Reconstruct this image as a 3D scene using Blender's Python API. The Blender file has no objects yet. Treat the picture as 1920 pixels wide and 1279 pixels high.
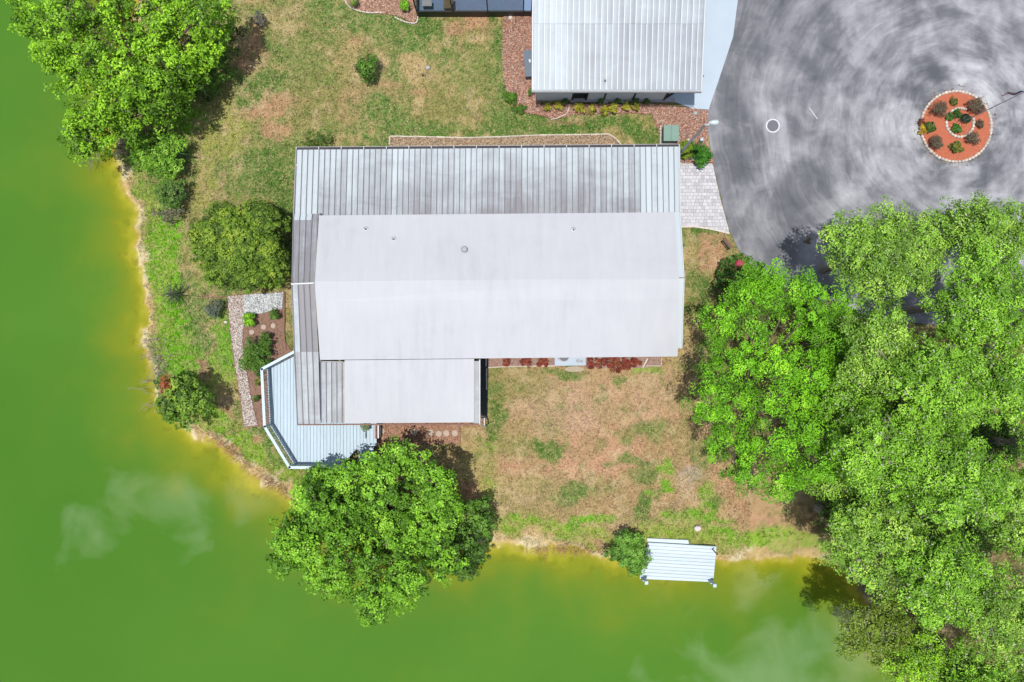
import bpy, math, random
import numpy as np
from math import pi, sin, cos, radians, sqrt, atan2
random.seed(7)
scene = bpy.context.scene
col = scene.collection

# ------------------------------------------------------------ camera, sky, sun, exposure
ALT = 40.0                      # camera height above the lawn (m)
PPM = 32.0                      # photograph pixels per metre at ground level
cam_d = bpy.data.cameras.new("camera")
cam_d.sensor_width = 36.0; cam_d.lens = 24.0
cam_d.clip_start = 0.5; cam_d.clip_end = 6000
cam = bpy.data.objects.new("camera", cam_d)
cam.location = (0, 0, ALT); cam.rotation_euler = (0, 0, 0)
col.objects.link(cam); scene.camera = cam

SUN_DIR = (-0.115, -0.055, 1.0)
world = bpy.data.worlds.new("World"); scene.world = world
world.use_nodes = True
wn = world.node_tree.nodes; wl = world.node_tree.links
wn.clear()
w_out = wn.new("ShaderNodeOutputWorld")
sky = wn.new("ShaderNodeTexSky"); sky.sky_type = 'NISHITA'; sky.sun_disc = False
sky.sun_elevation = radians(82.7); sky.sun_rotation = radians(244.4)
bg = wn.new("ShaderNodeBackground"); bg.inputs[1].default_value = 0.10
wl.new(sky.outputs[0], bg.inputs[0])
# scattered fair weather clouds over the whole sky
tc = wn.new("ShaderNodeTexCoord")
sep = wn.new("ShaderNodeSeparateXYZ"); wl.new(tc.outputs["Generated"], sep.inputs[0])
def wmath(op, a, b=None, c=None, clamp=False):
    n = wn.new("ShaderNodeMath"); n.operation = op; n.use_clamp = clamp
    for i, v in enumerate((a, b, c)):
        if v is None: continue
        if isinstance(v, (int, float)): n.inputs[i].default_value = v
        else: wl.new(v, n.inputs[i])
    return n.outputs[0]
zc = wmath('MAXIMUM', sep.outputs[2], 0.08)
cu = wmath('DIVIDE', sep.outputs[0], zc); cv = wmath('DIVIDE', sep.outputs[1], zc)
cmb = wn.new("ShaderNodeCombineXYZ"); wl.new(cu, cmb.inputs[0]); wl.new(cv, cmb.inputs[1])
cn = wn.new("ShaderNodeTexNoise"); cn.inputs["Scale"].default_value = 11.0
cn.inputs["Detail"].default_value = 5; cn.inputs["Roughness"].default_value = 0.52
cn.inputs["Distortion"].default_value = 0.4
wl.new(cmb.outputs[0], cn.inputs["Vector"])
total = None
CLOUDS = [(-.47, -.225, .10, .055), (-.605, -.285, .045, .05), (.38, -.47, .15, .11), (.62, -.44, .2, .12),
          (-1.35, .6, .3, .18), (.9, .55, .35, .2), (-.2, 1.1, .4, .2), (.1, -1.3, .45, .22), (1.5, -.4, .4, .3),
          (-1.5, -.7, .4, .3), (1.9, 1.2, .5, .4), (-1.8, 1.3, .5, .4)]
for (ux, uy, rx, ry) in CLOUDS:
    a = wmath('DIVIDE', wmath('SUBTRACT', cu, ux), rx); b = wmath('DIVIDE', wmath('SUBTRACT', cv, uy), ry)
    d = wmath('SQRT', wmath('ADD', wmath('MULTIPLY', a, a), wmath('MULTIPLY', b, b)))
    m = wmath('SUBTRACT', 1.35, d)
    total = m if total is None else wmath('MAXIMUM', total, m)
dens = wmath('MULTIPLY', wmath('ADD', total, wmath('MULTIPLY', wmath('SUBTRACT', cn.outputs[0], 0.55), 5.2)), 0.8, clamp=True)
up = wmath('MULTIPLY', wmath('SUBTRACT', sep.outputs[2], 0.1), 6.0, clamp=True)
dens = wmath('MULTIPLY', dens, up)
bgc = wn.new("ShaderNodeBackground"); bgc.inputs[0].default_value = (1, 1, 1, 1); bgc.inputs[1].default_value = 4.6
mixw = wn.new("ShaderNodeMixShader"); wl.new(dens, mixw.inputs[0])
wl.new(bg.outputs[0], mixw.inputs[1]); wl.new(bgc.outputs[0], mixw.inputs[2])
wl.new(mixw.outputs[0], w_out.inputs[0])

sun_d = bpy.data.lights.new("sun", 'SUN'); sun_d.energy = 4.4; sun_d.angle = radians(0.55)
sun_d.color = (1.0, 0.965, 0.90)
sun = bpy.data.objects.new("sun", sun_d); col.objects.link(sun)
from mathutils import Vector
sun.rotation_euler = Vector(SUN_DIR).to_track_quat('Z', 'Y').to_euler()
sun.location = (-6, -3, 60)
scene.view_settings.view_transform = 'Standard'; scene.view_settings.look = 'None'
scene.view_settings.gamma = 1.0; scene.view_settings.exposure = 0.22
scene.view_settings.use_curve_mapping = False
KEXP = 1.85                     # what a flat albedo of 1 shows in full sun

# ------------------------------------------------------------ helpers
def P(px, py, z=0.0):
    """photograph pixel -> point of the place at height z (flat aerial view)"""
    s = (ALT - z) / ALT / PPM
    return ((px - 960.0) * s, (639.5 - py) * s, z)
def P2(px, py, z=0.0):
    return P(px, py, z)[:2]
def lin(c):
    c = c / 255.0
    return c / 12.92 if c <= 0.04045 else ((c + 0.055) / 1.055) ** 2.4
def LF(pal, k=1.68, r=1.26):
    q = [.6, .85, 1.1, 1.2] if len(pal) == 4 else [1] * len(pal)  # lowered dark end puts the shade of crown gaps into the leaf colours
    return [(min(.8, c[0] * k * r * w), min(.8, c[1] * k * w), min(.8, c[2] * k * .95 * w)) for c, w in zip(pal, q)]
def C(r, g, b, k=1.0):
    return tuple(min(0.85, max(0.004, lin(v) / KEXP * k)) for v in (r, g, b))

def tag(o, label=None, cat=None, group=None, kind=None):
    if label: o['label'] = label
    if cat: o['category'] = cat
    if group: o['group'] = group
    if kind: o['kind'] = kind
    return o
def empty(name, loc, label=None, cat=None, group=None, rz=0.0):
    o = bpy.data.objects.new(name, None); col.objects.link(o)
    o.location = loc; o.rotation_euler = (0, 0, rz); o.empty_display_size = 0.3
    return tag(o, label, cat, group)

class MB:
    def __init__(s): s.v = []; s.f = []; s.c = []
    def add(s, vs, fs, c=None):
        b = len(s.v); s.v += [tuple(v) for v in vs]; s.f += [tuple(i + b for i in f) for f in fs]
        if c is not None: s.c += [c] * len(vs)
    def box(s, cx, cy, cz, sx, sy, sz, rz=0.0, c=None):
        pts = []
        for dz in (-.5, .5):
            for dx, dy in ((-.5, -.5), (.5, -.5), (.5, .5), (-.5, .5)):
                x, y = dx * sx, dy * sy
                pts.append((cx + x * cos(rz) - y * sin(rz), cy + x * sin(rz) + y * cos(rz), cz + dz * sz))
        s.add(pts, [(3, 2, 1, 0), (4, 5, 6, 7), (0, 1, 5, 4), (1, 2, 6, 5), (2, 3, 7, 6), (3, 0, 4, 7)], c)
    def prism(s, poly, zt, zb, c=None):
        """poly: list of (x,y) or (x,y,z) ; top at zt (or own z), extruded to zb / by thickness"""
        n = len(poly)
        area = sum(poly[i][0] * poly[(i + 1) % n][1] - poly[(i + 1) % n][0] * poly[i][1] for i in range(n))
        if area < 0: poly = poly[::-1]
        if len(poly[0]) == 3:
            top = [tuple(p) for p in poly]; bot = [(p[0], p[1], p[2] - zb) for p in poly]
        else:
            top = [(p[0], p[1], zt) for p in poly]; bot = [(p[0], p[1], zb) for p in poly]
        fs = [tuple(range(n)), tuple(range(2 * n - 1, n - 1, -1))]
        for i in range(n):
            j = (i + 1) % n
            fs.append((i, n + i, n + j, j))
        s.add(top + bot, fs, c)
    def tube(s, pts, rad, seg=6, c=None):
        pts = [Vector(p) for p in pts]
        if not isinstance(rad, (list, tuple)): rad = [rad] * len(pts)
        vs = []; fs = []
        for i, p in enumerate(pts):
            d = (pts[min(i + 1, len(pts) - 1)] - pts[max(i - 1, 0)])
            if d.length < 1e-6: d = Vector((0, 0, 1))
            d.normalize()
            a = d.cross(Vector((0, 0, 1)) if abs(d.z) < .9 else Vector((1, 0, 0))).normalized(); b = d.cross(a)
            for k in range(seg):
                t = 2 * pi * k / seg
                vs.append(p + (a * cos(t) + b * sin(t)) * rad[i])
        for i in range(len(pts) - 1):
            for k in range(seg):
                k2 = (k + 1) % seg
                fs.append((i * seg + k, i * seg + k2, (i + 1) * seg + k2, (i + 1) * seg + k))
        fs.append(tuple(range(seg - 1, -1, -1))); fs.append(tuple((len(pts) - 1) * seg + k for k in range(seg)))
        s.add(vs, fs, c)
    def cyl(s, x, y, z0, z1, r, seg=16, r1=None, c=None):
        s.tube([(x, y, z0), (x, y, z1)], [r, r if r1 is None else r1], seg, c)
    def mesh(s, name, m=None, smooth=False):
        me = bpy.data.meshes.new(name); me.from_pydata(s.v, [], s.f)
        if s.c:
            at = me.color_attributes.new("tint", 'FLOAT_COLOR', 'POINT')
            at.data.foreach_set("color", np.array([(c[0], c[1], c[2], 1.0) for c in s.c], dtype=np.float32).ravel())
        if m: me.materials.append(m)
        if smooth: me.shade_smooth()
        me.update()
        return me
    def build(s, name, m, parent=None, smooth=False):
        return link(name, s.mesh(name, m, smooth), parent)
def wmat(o):
    return o.matrix_basis.copy() if o.parent is None else wmat(o.parent) @ o.matrix_parent_inverse @ o.matrix_basis
def link(name, me, parent=None, loc=None, rz=None, color=None):
    o = bpy.data.objects.new(name, me); col.objects.link(o)
    if parent is not None:
        o.parent = parent
        o.matrix_parent_inverse = wmat(parent).inverted()
    if loc is not None: o.location = loc
    if rz is not None: o.rotation_euler = (0, 0, rz)
    if color is not None: o.color = (*color[:3], 1.0)
    return o

def mesh_np(name, V, F, colr=None, m=None, smooth=False, extra=None):
    me = bpy.data.meshes.new(name)
    k = F.shape[1]
    me.vertices.add(len(V)); me.vertices.foreach_set("co", V.astype(np.float32).ravel())
    me.loops.add(F.size); me.loops.foreach_set("vertex_index", F.astype(np.int32).ravel())
    me.polygons.add(len(F)); me.polygons.foreach_set("loop_start", np.arange(0, F.size, k, dtype=np.int32))
    me.update(calc_edges=True)
    if colr is not None:
        at = me.color_attributes.new("tint", 'FLOAT_COLOR', 'POINT')
        c4 = np.ones((len(V), 4), dtype=np.float32); c4[:, :3] = colr
        at.data.foreach_set("color", c4.ravel())
    if extra:
        for kx, vx in extra.items():
            a = me.attributes.new(kx, 'FLOAT', 'POINT'); a.data.foreach_set("value", vx.astype(np.float32))
    if m: me.materials.append(m)
    if smooth: me.shade_smooth()
    return me

# numpy noise
def vnoise(x, y, seed=0):
    xi = np.floor(x).astype(np.int64); yi = np.floor(y).astype(np.int64)
    xf = x - xi; yf = y - yi
    u = xf * xf * (3 - 2 * xf); v = yf * yf * (3 - 2 * yf)
    def h(a, b):
        n = (a * 374761393 + b * 668265263 + seed * 1442695041) & 0xffffffff
        n = ((n ^ (n >> 13)) * 1274126177) & 0xffffffff
        n = (n ^ (n >> 16)) & 0xffffffff
        return n / 4294967295.0
    return (h(xi, yi) * (1 - u) + h(xi + 1, yi) * u) * (1 - v) + (h(xi, yi + 1) * (1 - u) + h(xi + 1, yi + 1) * u) * v
def fbm(x, y, oct=4, seed=0, rough=.5):
    s = 0; a = 1; t = 0
    for o in range(oct):
        s = s + a * vnoise(x * 2 ** o + 13.7 * o, y * 2 ** o - 7.1 * o, seed + o); t += a; a *= rough
    return s / t
def sstep(a, b, x):
    t = np.clip((x - a) / (b - a), 0, 1); return t * t * (3 - 2 * t)
def inpoly(X, Y, poly):
    r = np.zeros(X.shape, bool); n = len(poly)
    for i in range(n):
        x1, y1 = poly[i][:2]; x2, y2 = poly[(i + 1) % n][:2]
        c = ((y1 > Y) != (y2 > Y)) & (X < (x2 - x1) * (Y - y1) / (y2 - y1 + 1e-12) + x1)
        r ^= c
    return r
def sdist(X, Y, poly):
    d = np.full(X.shape, 1e9); n = len(poly)
    for i in range(n):
        x1, y1 = poly[i][:2]; x2, y2 = poly[(i + 1) % n][:2]
        dx, dy = x2 - x1, y2 - y1
        t = np.clip(((X - x1) * dx + (Y - y1) * dy) / (dx * dx + dy * dy + 1e-12), 0, 1)
        d = np.minimum(d, np.hypot(X - x1 - t * dx, Y - y1 - t * dy))
    return np.where(inpoly(X, Y, poly), d, -d)
def cr(pts, n=6):
    """smooth open Catmull-Rom through pts"""
    out = []
    for i in range(len(pts) - 1):
        p0 = pts[max(i - 1, 0)]; p1 = pts[i]; p2 = pts[i + 1]; p3 = pts[min(i + 2, len(pts) - 1)]
        for k in range(n):
            t = k / n
            out.append(tuple(.5 * (2 * b + (c - a) * t + (2 * a - 5 * b + 4 * c - d) * t * t + (-a + 3 * b - 3 * c + d) * t ** 3)
                             for a, b, c, d in zip(p0, p1, p2, p3)))
    out.append(tuple(pts[-1])); return out

# ------------------------------------------------------------ materials
def newmat(name):
    m = bpy.data.materials.new(name); m.use_nodes = True
    nt = m.node_tree; b = nt.nodes["Principled BSDF"]
    return m, nt, b
def nd(nt, t, **kw):
    n = nt.nodes.new(t)
    for k, v in kw.items():
        if k in n.inputs: n.inputs[k].default_value = v
        else: setattr(n, k, v)
    return n
def vec_pos(nt, scale=(1, 1, 1), obj=False):
    g = nd(nt, "ShaderNodeTexCoord") if obj else nd(nt, "ShaderNodeNewGeometry")
    mp = nd(nt, "ShaderNodeMapping"); mp.inputs["Scale"].default_value = scale
    nt.links.new(g.outputs["Object" if obj else "Position"], mp.inputs["Vector"])
    return mp.outputs[0]
def noise(nt, v, s, det=3, rough=.5, dist=0.0):
    n = nd(nt, "ShaderNodeTexNoise"); n.inputs["Scale"].default_value = s; n.inputs["Detail"].default_value = det
    n.inputs["Roughness"].default_value = rough; n.inputs["Distortion"].default_value = dist
    if v is not None: nt.links.new(v, n.inputs["Vector"])
    return n.outputs[0]
def ramp(nt, fac, stops):
    r = nd(nt, "ShaderNodeValToRGB"); e = r.color_ramp.elements
    while len(e) < len(stops): e.new(0.5)
    for el, (p, c) in zip(e, stops): el.position = p; el.color = (*c[:3], 1)
    nt.links.new(fac, r.inputs[0]); return r.outputs[0]
def mixc(nt, fac, a, b, mode='MIX'):
    n = nd(nt, "ShaderNodeMix", data_type='RGBA', blend_type=mode)
    for i, v in ((0, fac), (6, a), (7, b)):
        if isinstance(v, (int, float)): n.inputs[i].default_value = v
        elif isinstance(v, tuple): n.inputs[i].default_value = (*v[:3], 1)
        else: nt.links.new(v, n.inputs[i])
    return n.outputs[2]
def mth(nt, op, a, b=None, clamp=False):
    n = nd(nt, "ShaderNodeMath", operation=op); n.use_clamp = clamp
    for i, v in enumerate((a, b)):
        if v is None: continue
        if isinstance(v, (int, float)): n.inputs[i].default_value = v
        else: nt.links.new(v, n.inputs[i])
    return n.outputs[0]
def bump(nt, b, h, strength=.3, dist=.02):
    n = nd(nt, "ShaderNodeBump"); n.inputs["Strength"].default_value = strength; n.inputs["Distance"].default_value = dist
    nt.links.new(h, n.inputs["Height"]); nt.links.new(n.outputs[0], b.inputs["Normal"])
def mat_plain(name, c, rough=.6, var=.12, scale=3.0, metal=0.0, stretch=(1, 1, 1), c2=None, bmp=0.0, objcol=False, attr=False):
    m, nt, b = newmat(name)
    n = noise(nt, vec_pos(nt, stretch), scale, 5, .6)
    lo = tuple(max(0, x * (1 - var)) for x in c) if c2 is None else c2
    out = ramp(nt, n, [(.3, lo), (.7, tuple(min(1, x * (1 + var)) for x in c))])
    if objcol:
        oi = nd(nt, "ShaderNodeObjectInfo"); out = mixc(nt, 1.0, out, oi.outputs["Color"], 'MULTIPLY')
    if attr:
        a = nd(nt, "ShaderNodeAttribute", attribute_name="tint"); out = mixc(nt, 1.0, out, a.outputs[0], 'MULTIPLY')
    nt.links.new(out, b.inputs["Base Color"])
    b.inputs["Roughness"].default_value = rough; b.inputs["Metallic"].default_value = metal
    if bmp: bump(nt, b, noise(nt, vec_pos(nt), scale * 6, 4), bmp, .01)
    return m
def mat_tint(name, rough=.8, fine=40.0, amt=.25, transl=0.0, spec=.3, bmp=0.0):
    """colour from the mesh's own tint attribute, with fine grain"""
    m, nt, b = newmat(name)
    a = nd(nt, "ShaderNodeAttribute", attribute_name="tint")
    n = noise(nt, vec_pos(nt), fine, 3, .6)
    v = mth(nt, 'ADD', mth(nt, 'MULTIPLY', mth(nt, 'SUBTRACT', n, .5), amt * 2), 1.0)
    cx = nd(nt, "ShaderNodeCombineColor")
    for i in range(3): nt.links.new(v, cx.inputs[i])
    out = mixc(nt, 1.0, a.outputs[0], cx.outputs[0], 'MULTIPLY')
    nt.links.new(out, b.inputs["Base Color"]); b.inputs["Roughness"].default_value = rough
    b.inputs["Specular IOR Level"].default_value = spec
    if bmp: bump(nt, b, n, bmp, .02)
    if transl:
        t = nd(nt, "ShaderNodeBsdfTranslucent"); nt.links.new(out, t.inputs[0])
        ms = nd(nt, "ShaderNodeMixShader"); ms.inputs[0].default_value = transl
        nt.links.new(b.outputs[0], ms.inputs[1]); nt.links.new(t.outputs[0], ms.inputs[2])
        nt.links.new(ms.outputs[0], nt.nodes["Material Output"].inputs[0])
    return m

M = {}
M['leaf'] = mat_tint("leaf", rough=.5, fine=3.0, amt=.12, transl=.24, spec=.3)
M['grass'] = mat_tint("grass_blade", rough=.7, fine=2.0, amt=.15, transl=.2, spec=.15)
M['bits'] = mat_tint("loose_bits", rough=.85, fine=25.0, amt=.25, spec=.2)
M['bark'] = mat_plain("bark", C(120, 105, 88), .9, .35, 6, bmp=.4)
M['reed'] = mat_plain("dry_reed", C(214, 164, 120), .9, .25, 6)
M['twig'] = mat_plain("grey_twig", C(176, 165, 150), .9, .25, 6)
M['deck'] = mat_plain("painted_deck_wood", C(194, 218, 234), .55, .09, 2.0, stretch=(6, .6, 1), objcol=True)
M['rail'] = mat_plain("painted_rail", C(205, 230, 240), .5, .05, 3)
M['dock'] = mat_plain("dock_paint", C(222, 238, 248), .5, .05, 2.0, stretch=(.6, 6, 1), objcol=True)
M['concrete'] = mat_plain("pale_concrete", C(202, 218, 234), .8, .035, .8, bmp=.05)
M['slabgrey'] = mat_plain("grey_concrete", C(188, 190, 192), .85, .1, 4, bmp=.1)
M['stonewhite'] = mat_plain("white_painted_stone", C(238, 228, 218), .8, .12, 9, objcol=True, bmp=.2)
M['stepstone'] = mat_plain("round_step_stone", C(205, 185, 168), .85, .12, 8, bmp=.2)
M['blacktrim'] = mat_plain("dark_frame", C(36, 44, 46), .5, .15, 4)
M['darkwall'] = mat_plain("dark_kick_plate", C(44, 56, 58), .6, .2, 3)
M['siding'] = mat_plain("vinyl_siding", C(215, 222, 228, 1.6), .5, .04, 2)
M['glass'] = None
M['metalw'] = mat_plain("white_trim", C(228, 232, 236), .4, .05, 3)
M['wood'] = mat_plain("old_wood", C(150, 110, 90), .85, .3, 5, stretch=(1, 1, 1))
M['rust'] = mat_plain("rusty_edge", C(150, 110, 95), .8, .35, 12)
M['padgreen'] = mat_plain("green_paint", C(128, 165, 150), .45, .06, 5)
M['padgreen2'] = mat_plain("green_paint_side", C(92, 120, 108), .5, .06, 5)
M['greybox'] = mat_plain("grey_resin", C(98, 116, 134), .5, .08, 4)
M['dirt'] = mat_tint("garden_soil", rough=.95, fine=18, amt=.3, bmp=.4)
M['steel'] = mat_plain("galvanised_steel", C(176, 174, 178), .5, .12, 8)
M['lampwhite'] = mat_plain("lamp_glass", C(225, 235, 240), .3, .03, 5)
M['terracotta'] = mat_plain("terracotta", C(190, 110, 80), .8, .15, 8)
M['rubber'] = mat_plain("white_hose", C(225, 215, 205), .5, .1, 5)
M['flag'] = mat_tint("flag_cloth", rough=.8, fine=10, amt=.08, transl=.2)
M['paint'] = mat_plain("white_road_paint", C(235, 238, 242), .7, .2, 14)
M['ironlid'] = mat_plain("iron_lid", C(120, 118, 128), .7, .12, 16)

def glass(name, c, alpha):
    m, nt, b = newmat(name); b.inputs["Base Color"].default_value = (*c, 1); b.inputs["Roughness"].default_value = .08
    t = nd(nt, "ShaderNodeBsdfTransparent"); ms = nd(nt, "ShaderNodeMixShader"); ms.inputs[0].default_value = alpha
    nt.links.new(t.outputs[0], ms.inputs[1]); nt.links.new(b.outputs[0], ms.inputs[2])
    nt.links.new(ms.outputs[0], nt.nodes["Material Output"].inputs[0]); return m
M['screen'] = glass("insect_screen", (.012, .018, .022), .30)
M['window'] = glass("window_glass", (.03, .04, .05), .85)

# metal roof pans: aged paint with dirt streaks that run down the slope
def mat_pan(name, clean, dirt, s0=.5, streak=9.0):
    m, nt, b = newmat(name)
    oi = nd(nt, "ShaderNodeObjectInfo")
    v = vec_pos(nt, (streak, .35, 1)); n1 = noise(nt, v, 1.0, 6, .7)
    n2 = noise(nt, vec_pos(nt, (.5, .9, 1)), 1.0, 5, .65, .8)
    n3 = noise(nt, vec_pos(nt), 22, 3, .6)
    f = mth(nt, 'ADD', mth(nt, 'MULTIPLY', n1, .6), mth(nt, 'MULTIPLY', n2, .55))
    f = mth(nt, 'ADD', f, mth(nt, 'MULTIPLY', mth(nt, 'SUBTRACT', oi.outputs["Random"], .5), .12))
    f = mth(nt, 'ADD', f, mth(nt, 'MULTIPLY', mth(nt, 'SUBTRACT', oi.outputs["Alpha"], .5), 1.0))
    f = mth(nt, 'ADD', f, mth(nt, 'MULTIPLY', mth(nt, 'SUBTRACT', n3, .5), .12))
    a = nd(nt, "ShaderNodeAttribute", attribute_name="grime")
    f = mth(nt, 'ADD', f, mth(nt, 'MULTIPLY', a.outputs["Fac"], .34))
    o = ramp(nt, f, [(s0 - .12, clean), (s0 + .06, tuple(.6 * x + .4 * y for x, y in zip(clean, dirt))), (s0 + .36, dirt)])
    o = mixc(nt, 1.0, o, oi.outputs["Color"], 'MULTIPLY')
    nt.links.new(o, b.inputs["Base Color"]); b.inputs["Roughness"].default_value = .5
    return m
M['pan'] = mat_pan("aged_roof_pan", C(210, 221, 228), C(144, 142, 148), .55)
M['pan2'] = mat_pan("neighbour_roof_pan", C(200, 213, 222), C(162, 168, 178), .55, 7)
M['panrib'] = mat_plain("roof_seam", C(120, 122, 134), .6, .18, 4, stretch=(1, .3, 1))
M['panrib2'] = mat_plain("neighbour_lit_seam", C(228, 238, 246), .5, .05, 4)  # seams coloured paler: sunlight on the ribs is put into their colour
def mat_membrane():
    m, nt, b = newmat("roof_membrane")
    n1 = noise(nt, vec_pos(nt, (2.4, .3, 1)), 1.0, 6, .65)
    n2 = noise(nt, vec_pos(nt, (.25, .3, 1)), 1.0, 4, .6, .6)
    n3 = noise(nt, vec_pos(nt), 30, 3)
    f = mth(nt, 'ADD', mth(nt, 'MULTIPLY', n1, .42), mth(nt, 'MULTIPLY', n2, .42))
    f = mth(nt, 'ADD', f, .04)
    f = mth(nt, 'ADD', f, mth(nt, 'MULTIPLY', mth(nt, 'SUBTRACT', n3, .5), .05))
    o = ramp(nt, f, [(.36, C(211, 213, 219)), (.5, C(205, 207, 214)), (.6, C(196, 198, 206)), (.7, C(178, 180, 190))])
    nt.links.new(o, b.inputs["Base Color"]); b.inputs["Roughness"].default_value = .6
    bump(nt, b, n2, .15, .03)
    return m
M['membrane'] = mat_membrane()

def mat_asphalt():
    m, nt, b = newmat("swirled_asphalt")
    cx, cy = P2(1791, 238)
    g = nd(nt, "ShaderNodeNewGeometry")
    sp = nd(nt, "ShaderNodeSeparateXYZ"); nt.links.new(g.outputs["Position"], sp.inputs[0])
    dx = mth(nt, 'SUBTRACT', sp.outputs[0], cx); dy = mth(nt, 'SUBTRACT', sp.outputs[1], cy)
    r = mth(nt, 'SQRT', mth(nt, 'ADD', mth(nt, 'MULTIPLY', dx, dx), mth(nt, 'MULTIPLY', dy, dy)))
    # wobble so the wheel tracks are not perfect circles
    wob = noise(nt, vec_pos(nt), .16, 3, .5)
    r2 = mth(nt, 'ADD', r, mth(nt, 'MULTIPLY', wob, 2.2))
    th = mth(nt, 'ARCTAN2', dy, mth(nt, 'MULTIPLY', dx, -1.0))
    cb = nd(nt, "ShaderNodeCombineXYZ"); nt.links.new(mth(nt, 'MULTIPLY', r2, 1.0), cb.inputs[0]); nt.links.new(mth(nt, 'MULTIPLY', th, 1.9), cb.inputs[1])
    track = noise(nt, cb.outputs[0], 1.0, 5, .62, .25)
    cb2 = nd(nt, "ShaderNodeCombineXYZ"); nt.links.new(mth(nt, 'MULTIPLY', r2, 4.5), cb2.inputs[0]); nt.links.new(mth(nt, 'MULTIPLY', th, 2.6), cb2.inputs[1])
    fine = noise(nt, cb2.outputs[0], 1.0, 5, .7, .3)
    big = noise(nt, vec_pos(nt, (.5, .36, 1)), .62, 4, .5, 1.0)
    big2 = noise(nt, vec_pos(nt, (.32, .5, 1)), 1.7, 4, .6, .8)
    grit = noise(nt, vec_pos(nt), 26, 3, .7)
    near = mth(nt, 'SUBTRACT', 1.0, mth(nt, 'MULTIPLY', r, .075), clamp=True)
    amp = mth(nt, 'ADD', .40, mth(nt, 'MULTIPLY', mth(nt, 'MULTIPLY', near, near), .75))
    patch = noise(nt, vec_pos(nt, (.42, .2, 1)), 1.0, 4, .5, 1.3)
    f = mth(nt, 'ADD', mth(nt, 'MULTIPLY', mth(nt, 'SUBTRACT', big, .5), .62), mth(nt, 'MULTIPLY', mth(nt, 'SUBTRACT', track, .5), amp))
    f = mth(nt, 'ADD', f, mth(nt, 'MULTIPLY', mth(nt, 'SUBTRACT', patch, .5), .55))
    f = mth(nt, 'ADD', f, .53)
    f = mth(nt, 'ADD', f, mth(nt, 'MULTIPLY', mth(nt, 'SUBTRACT', fine, .5), .24))
    f = mth(nt, 'ADD', f, mth(nt, 'MULTIPLY', mth(nt, 'SUBTRACT', big2, .5), .38))
    f = mth(nt, 'ADD', f, mth(nt, 'MULTIPLY', mth(nt, 'SUBTRACT', grit, .5), .10))
    f = mth(nt, 'ADD', f, mth(nt, 'MULTIPLY', near, .05))
    o = ramp(nt, f, [(.28, C(92, 97, 104)), (.45, C(120, 122, 129)), (.58, C(152, 152, 159)), (.72, C(182, 182, 189)), (.86, C(208, 210, 213))])
    nt.links.new(o, b.inputs["Base Color"]); b.inputs["Roughness"].default_value = .9
    bump(nt, b, grit, .2, .01)
    return m
M['asphalt'] = mat_asphalt()

# ------------------------------------------------------------ outlines of the place (photograph pixels, ground level)
def W(pts, z=0.0): return [P2(x, y, z) for x, y in pts]
shore_px = [(330, -700), (290, -250), (262, -60), (240, 60), (222, 180), (216, 290), (238, 350), (252, 420), (264, 500), (272, 570),
            (272, 640), (285, 700), (305, 760), (350, 806), (400, 828), (440, 862), (480, 896), (525, 925), (570, 962), (640, 1005),
            (760, 1028), (860, 1032), (930, 1016), (1000, 1022), (1080, 1036), (1150, 1050), (1210, 1056), (1340, 1050), (1440, 1044),
            (1530, 1046), (1590, 1075), (1650, 1150), (1720, 1225), (1830, 1262), (2000, 1285), (2600, 1340)]
SHORE = [P2(*p, -.3) for p in cr(shore_px, 5)]
LAND = SHORE + [(1400, -25), (1400, 1400), (-40, 1400)]
ROAD = W(cr([(1389, -60), (1372, 70), (1342, 160), (1326, 205), (1328, 250), (1337, 305), (1352, 370), (1370, 436), (1396, 484), (1440, 528), (1560, 590)], 4)
         + [(1760, 610), (1960, 585), (2700, 560), (2700, -900), (1470, -900), (1410, -200)])
APRON = W([(1180, -400), (1398, -400), (1391, -60), (1374, 70), (1344, 160), (1328, 206), (1297, 204), (1262, 190), (1225, 187), (1180, 180)])
PAVE = W([(1262, 306), (1336, 307), (1350, 372), (1368, 437), (1330, 428), (1300, 424), (1262, 425)])
HOUSE = W([(575, 290), (1262, 285), (1270, 655), (900, 672), (903, 780), (575, 780)])
BEDS = {}
BEDS['mulch_n'] = W([(640, -60), (646, 0), (655, 13), (672, 21), (700, 25), (724, 27), (748, 30), (762, 38), (776, 44), (783, 30), (783, -60)])
BEDS['mulch_w'] = W([(944, 28), (998, 26), (1020, 150), (1012, 198), (1060, 195), (1240, 197), (1262, 200), (1326, 208), (1326, 275), (1338, 306), (1262, 306), (1262, 268), (1243, 266), (1232, 240), (1222, 214),
                     (1180, 212), (1120, 214), (1075, 215), (1058, 220), (1035, 223), (1012, 216), (985, 212), (970, 200), (952, 175), (945, 150), (942, 100)])
BEDS['gravel_n'] = W([(730, 256), (800, 257), (870, 259), (940, 257), (1010, 254), (1090, 253), (1142, 252), (1156, 262), (1166, 274), (1166, 300), (731, 300)])
BEDS['south'] = W([(703, 770), (890, 770), (908, 775), (908, 797), (863, 800), (863, 831), (790, 833), (706, 833)])
BEDS['east_south'] = W([(913, 660), (1240, 655), (1240, 686), (1205, 690), (1098, 690), (1098, 685), (1040, 686), (915, 689)])
BEDS['garden'] = W([(452, 552), (533, 547), (535, 640), (545, 655), (558, 690), (558, 798), (458, 801), (450, 740), (438, 660), (430, 600), (426, 556)])
GPATH = W([(428, 556), (458, 553), (460, 590), (455, 640), (462, 690), (470, 740), (484, 797), (459, 800), (452, 745), (441, 680), (433, 620)])
GWHITE = W([(458, 553), (532, 548), (530, 579), (510, 582), (490, 588), (459, 589)])
DECKFOOT = W([(560, 655), (503, 690), (506, 800), (553, 868), (705, 868), (705, 690)])
HARD = [ROAD, APRON, PAVE, HOUSE] + list(BEDS.values())

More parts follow.
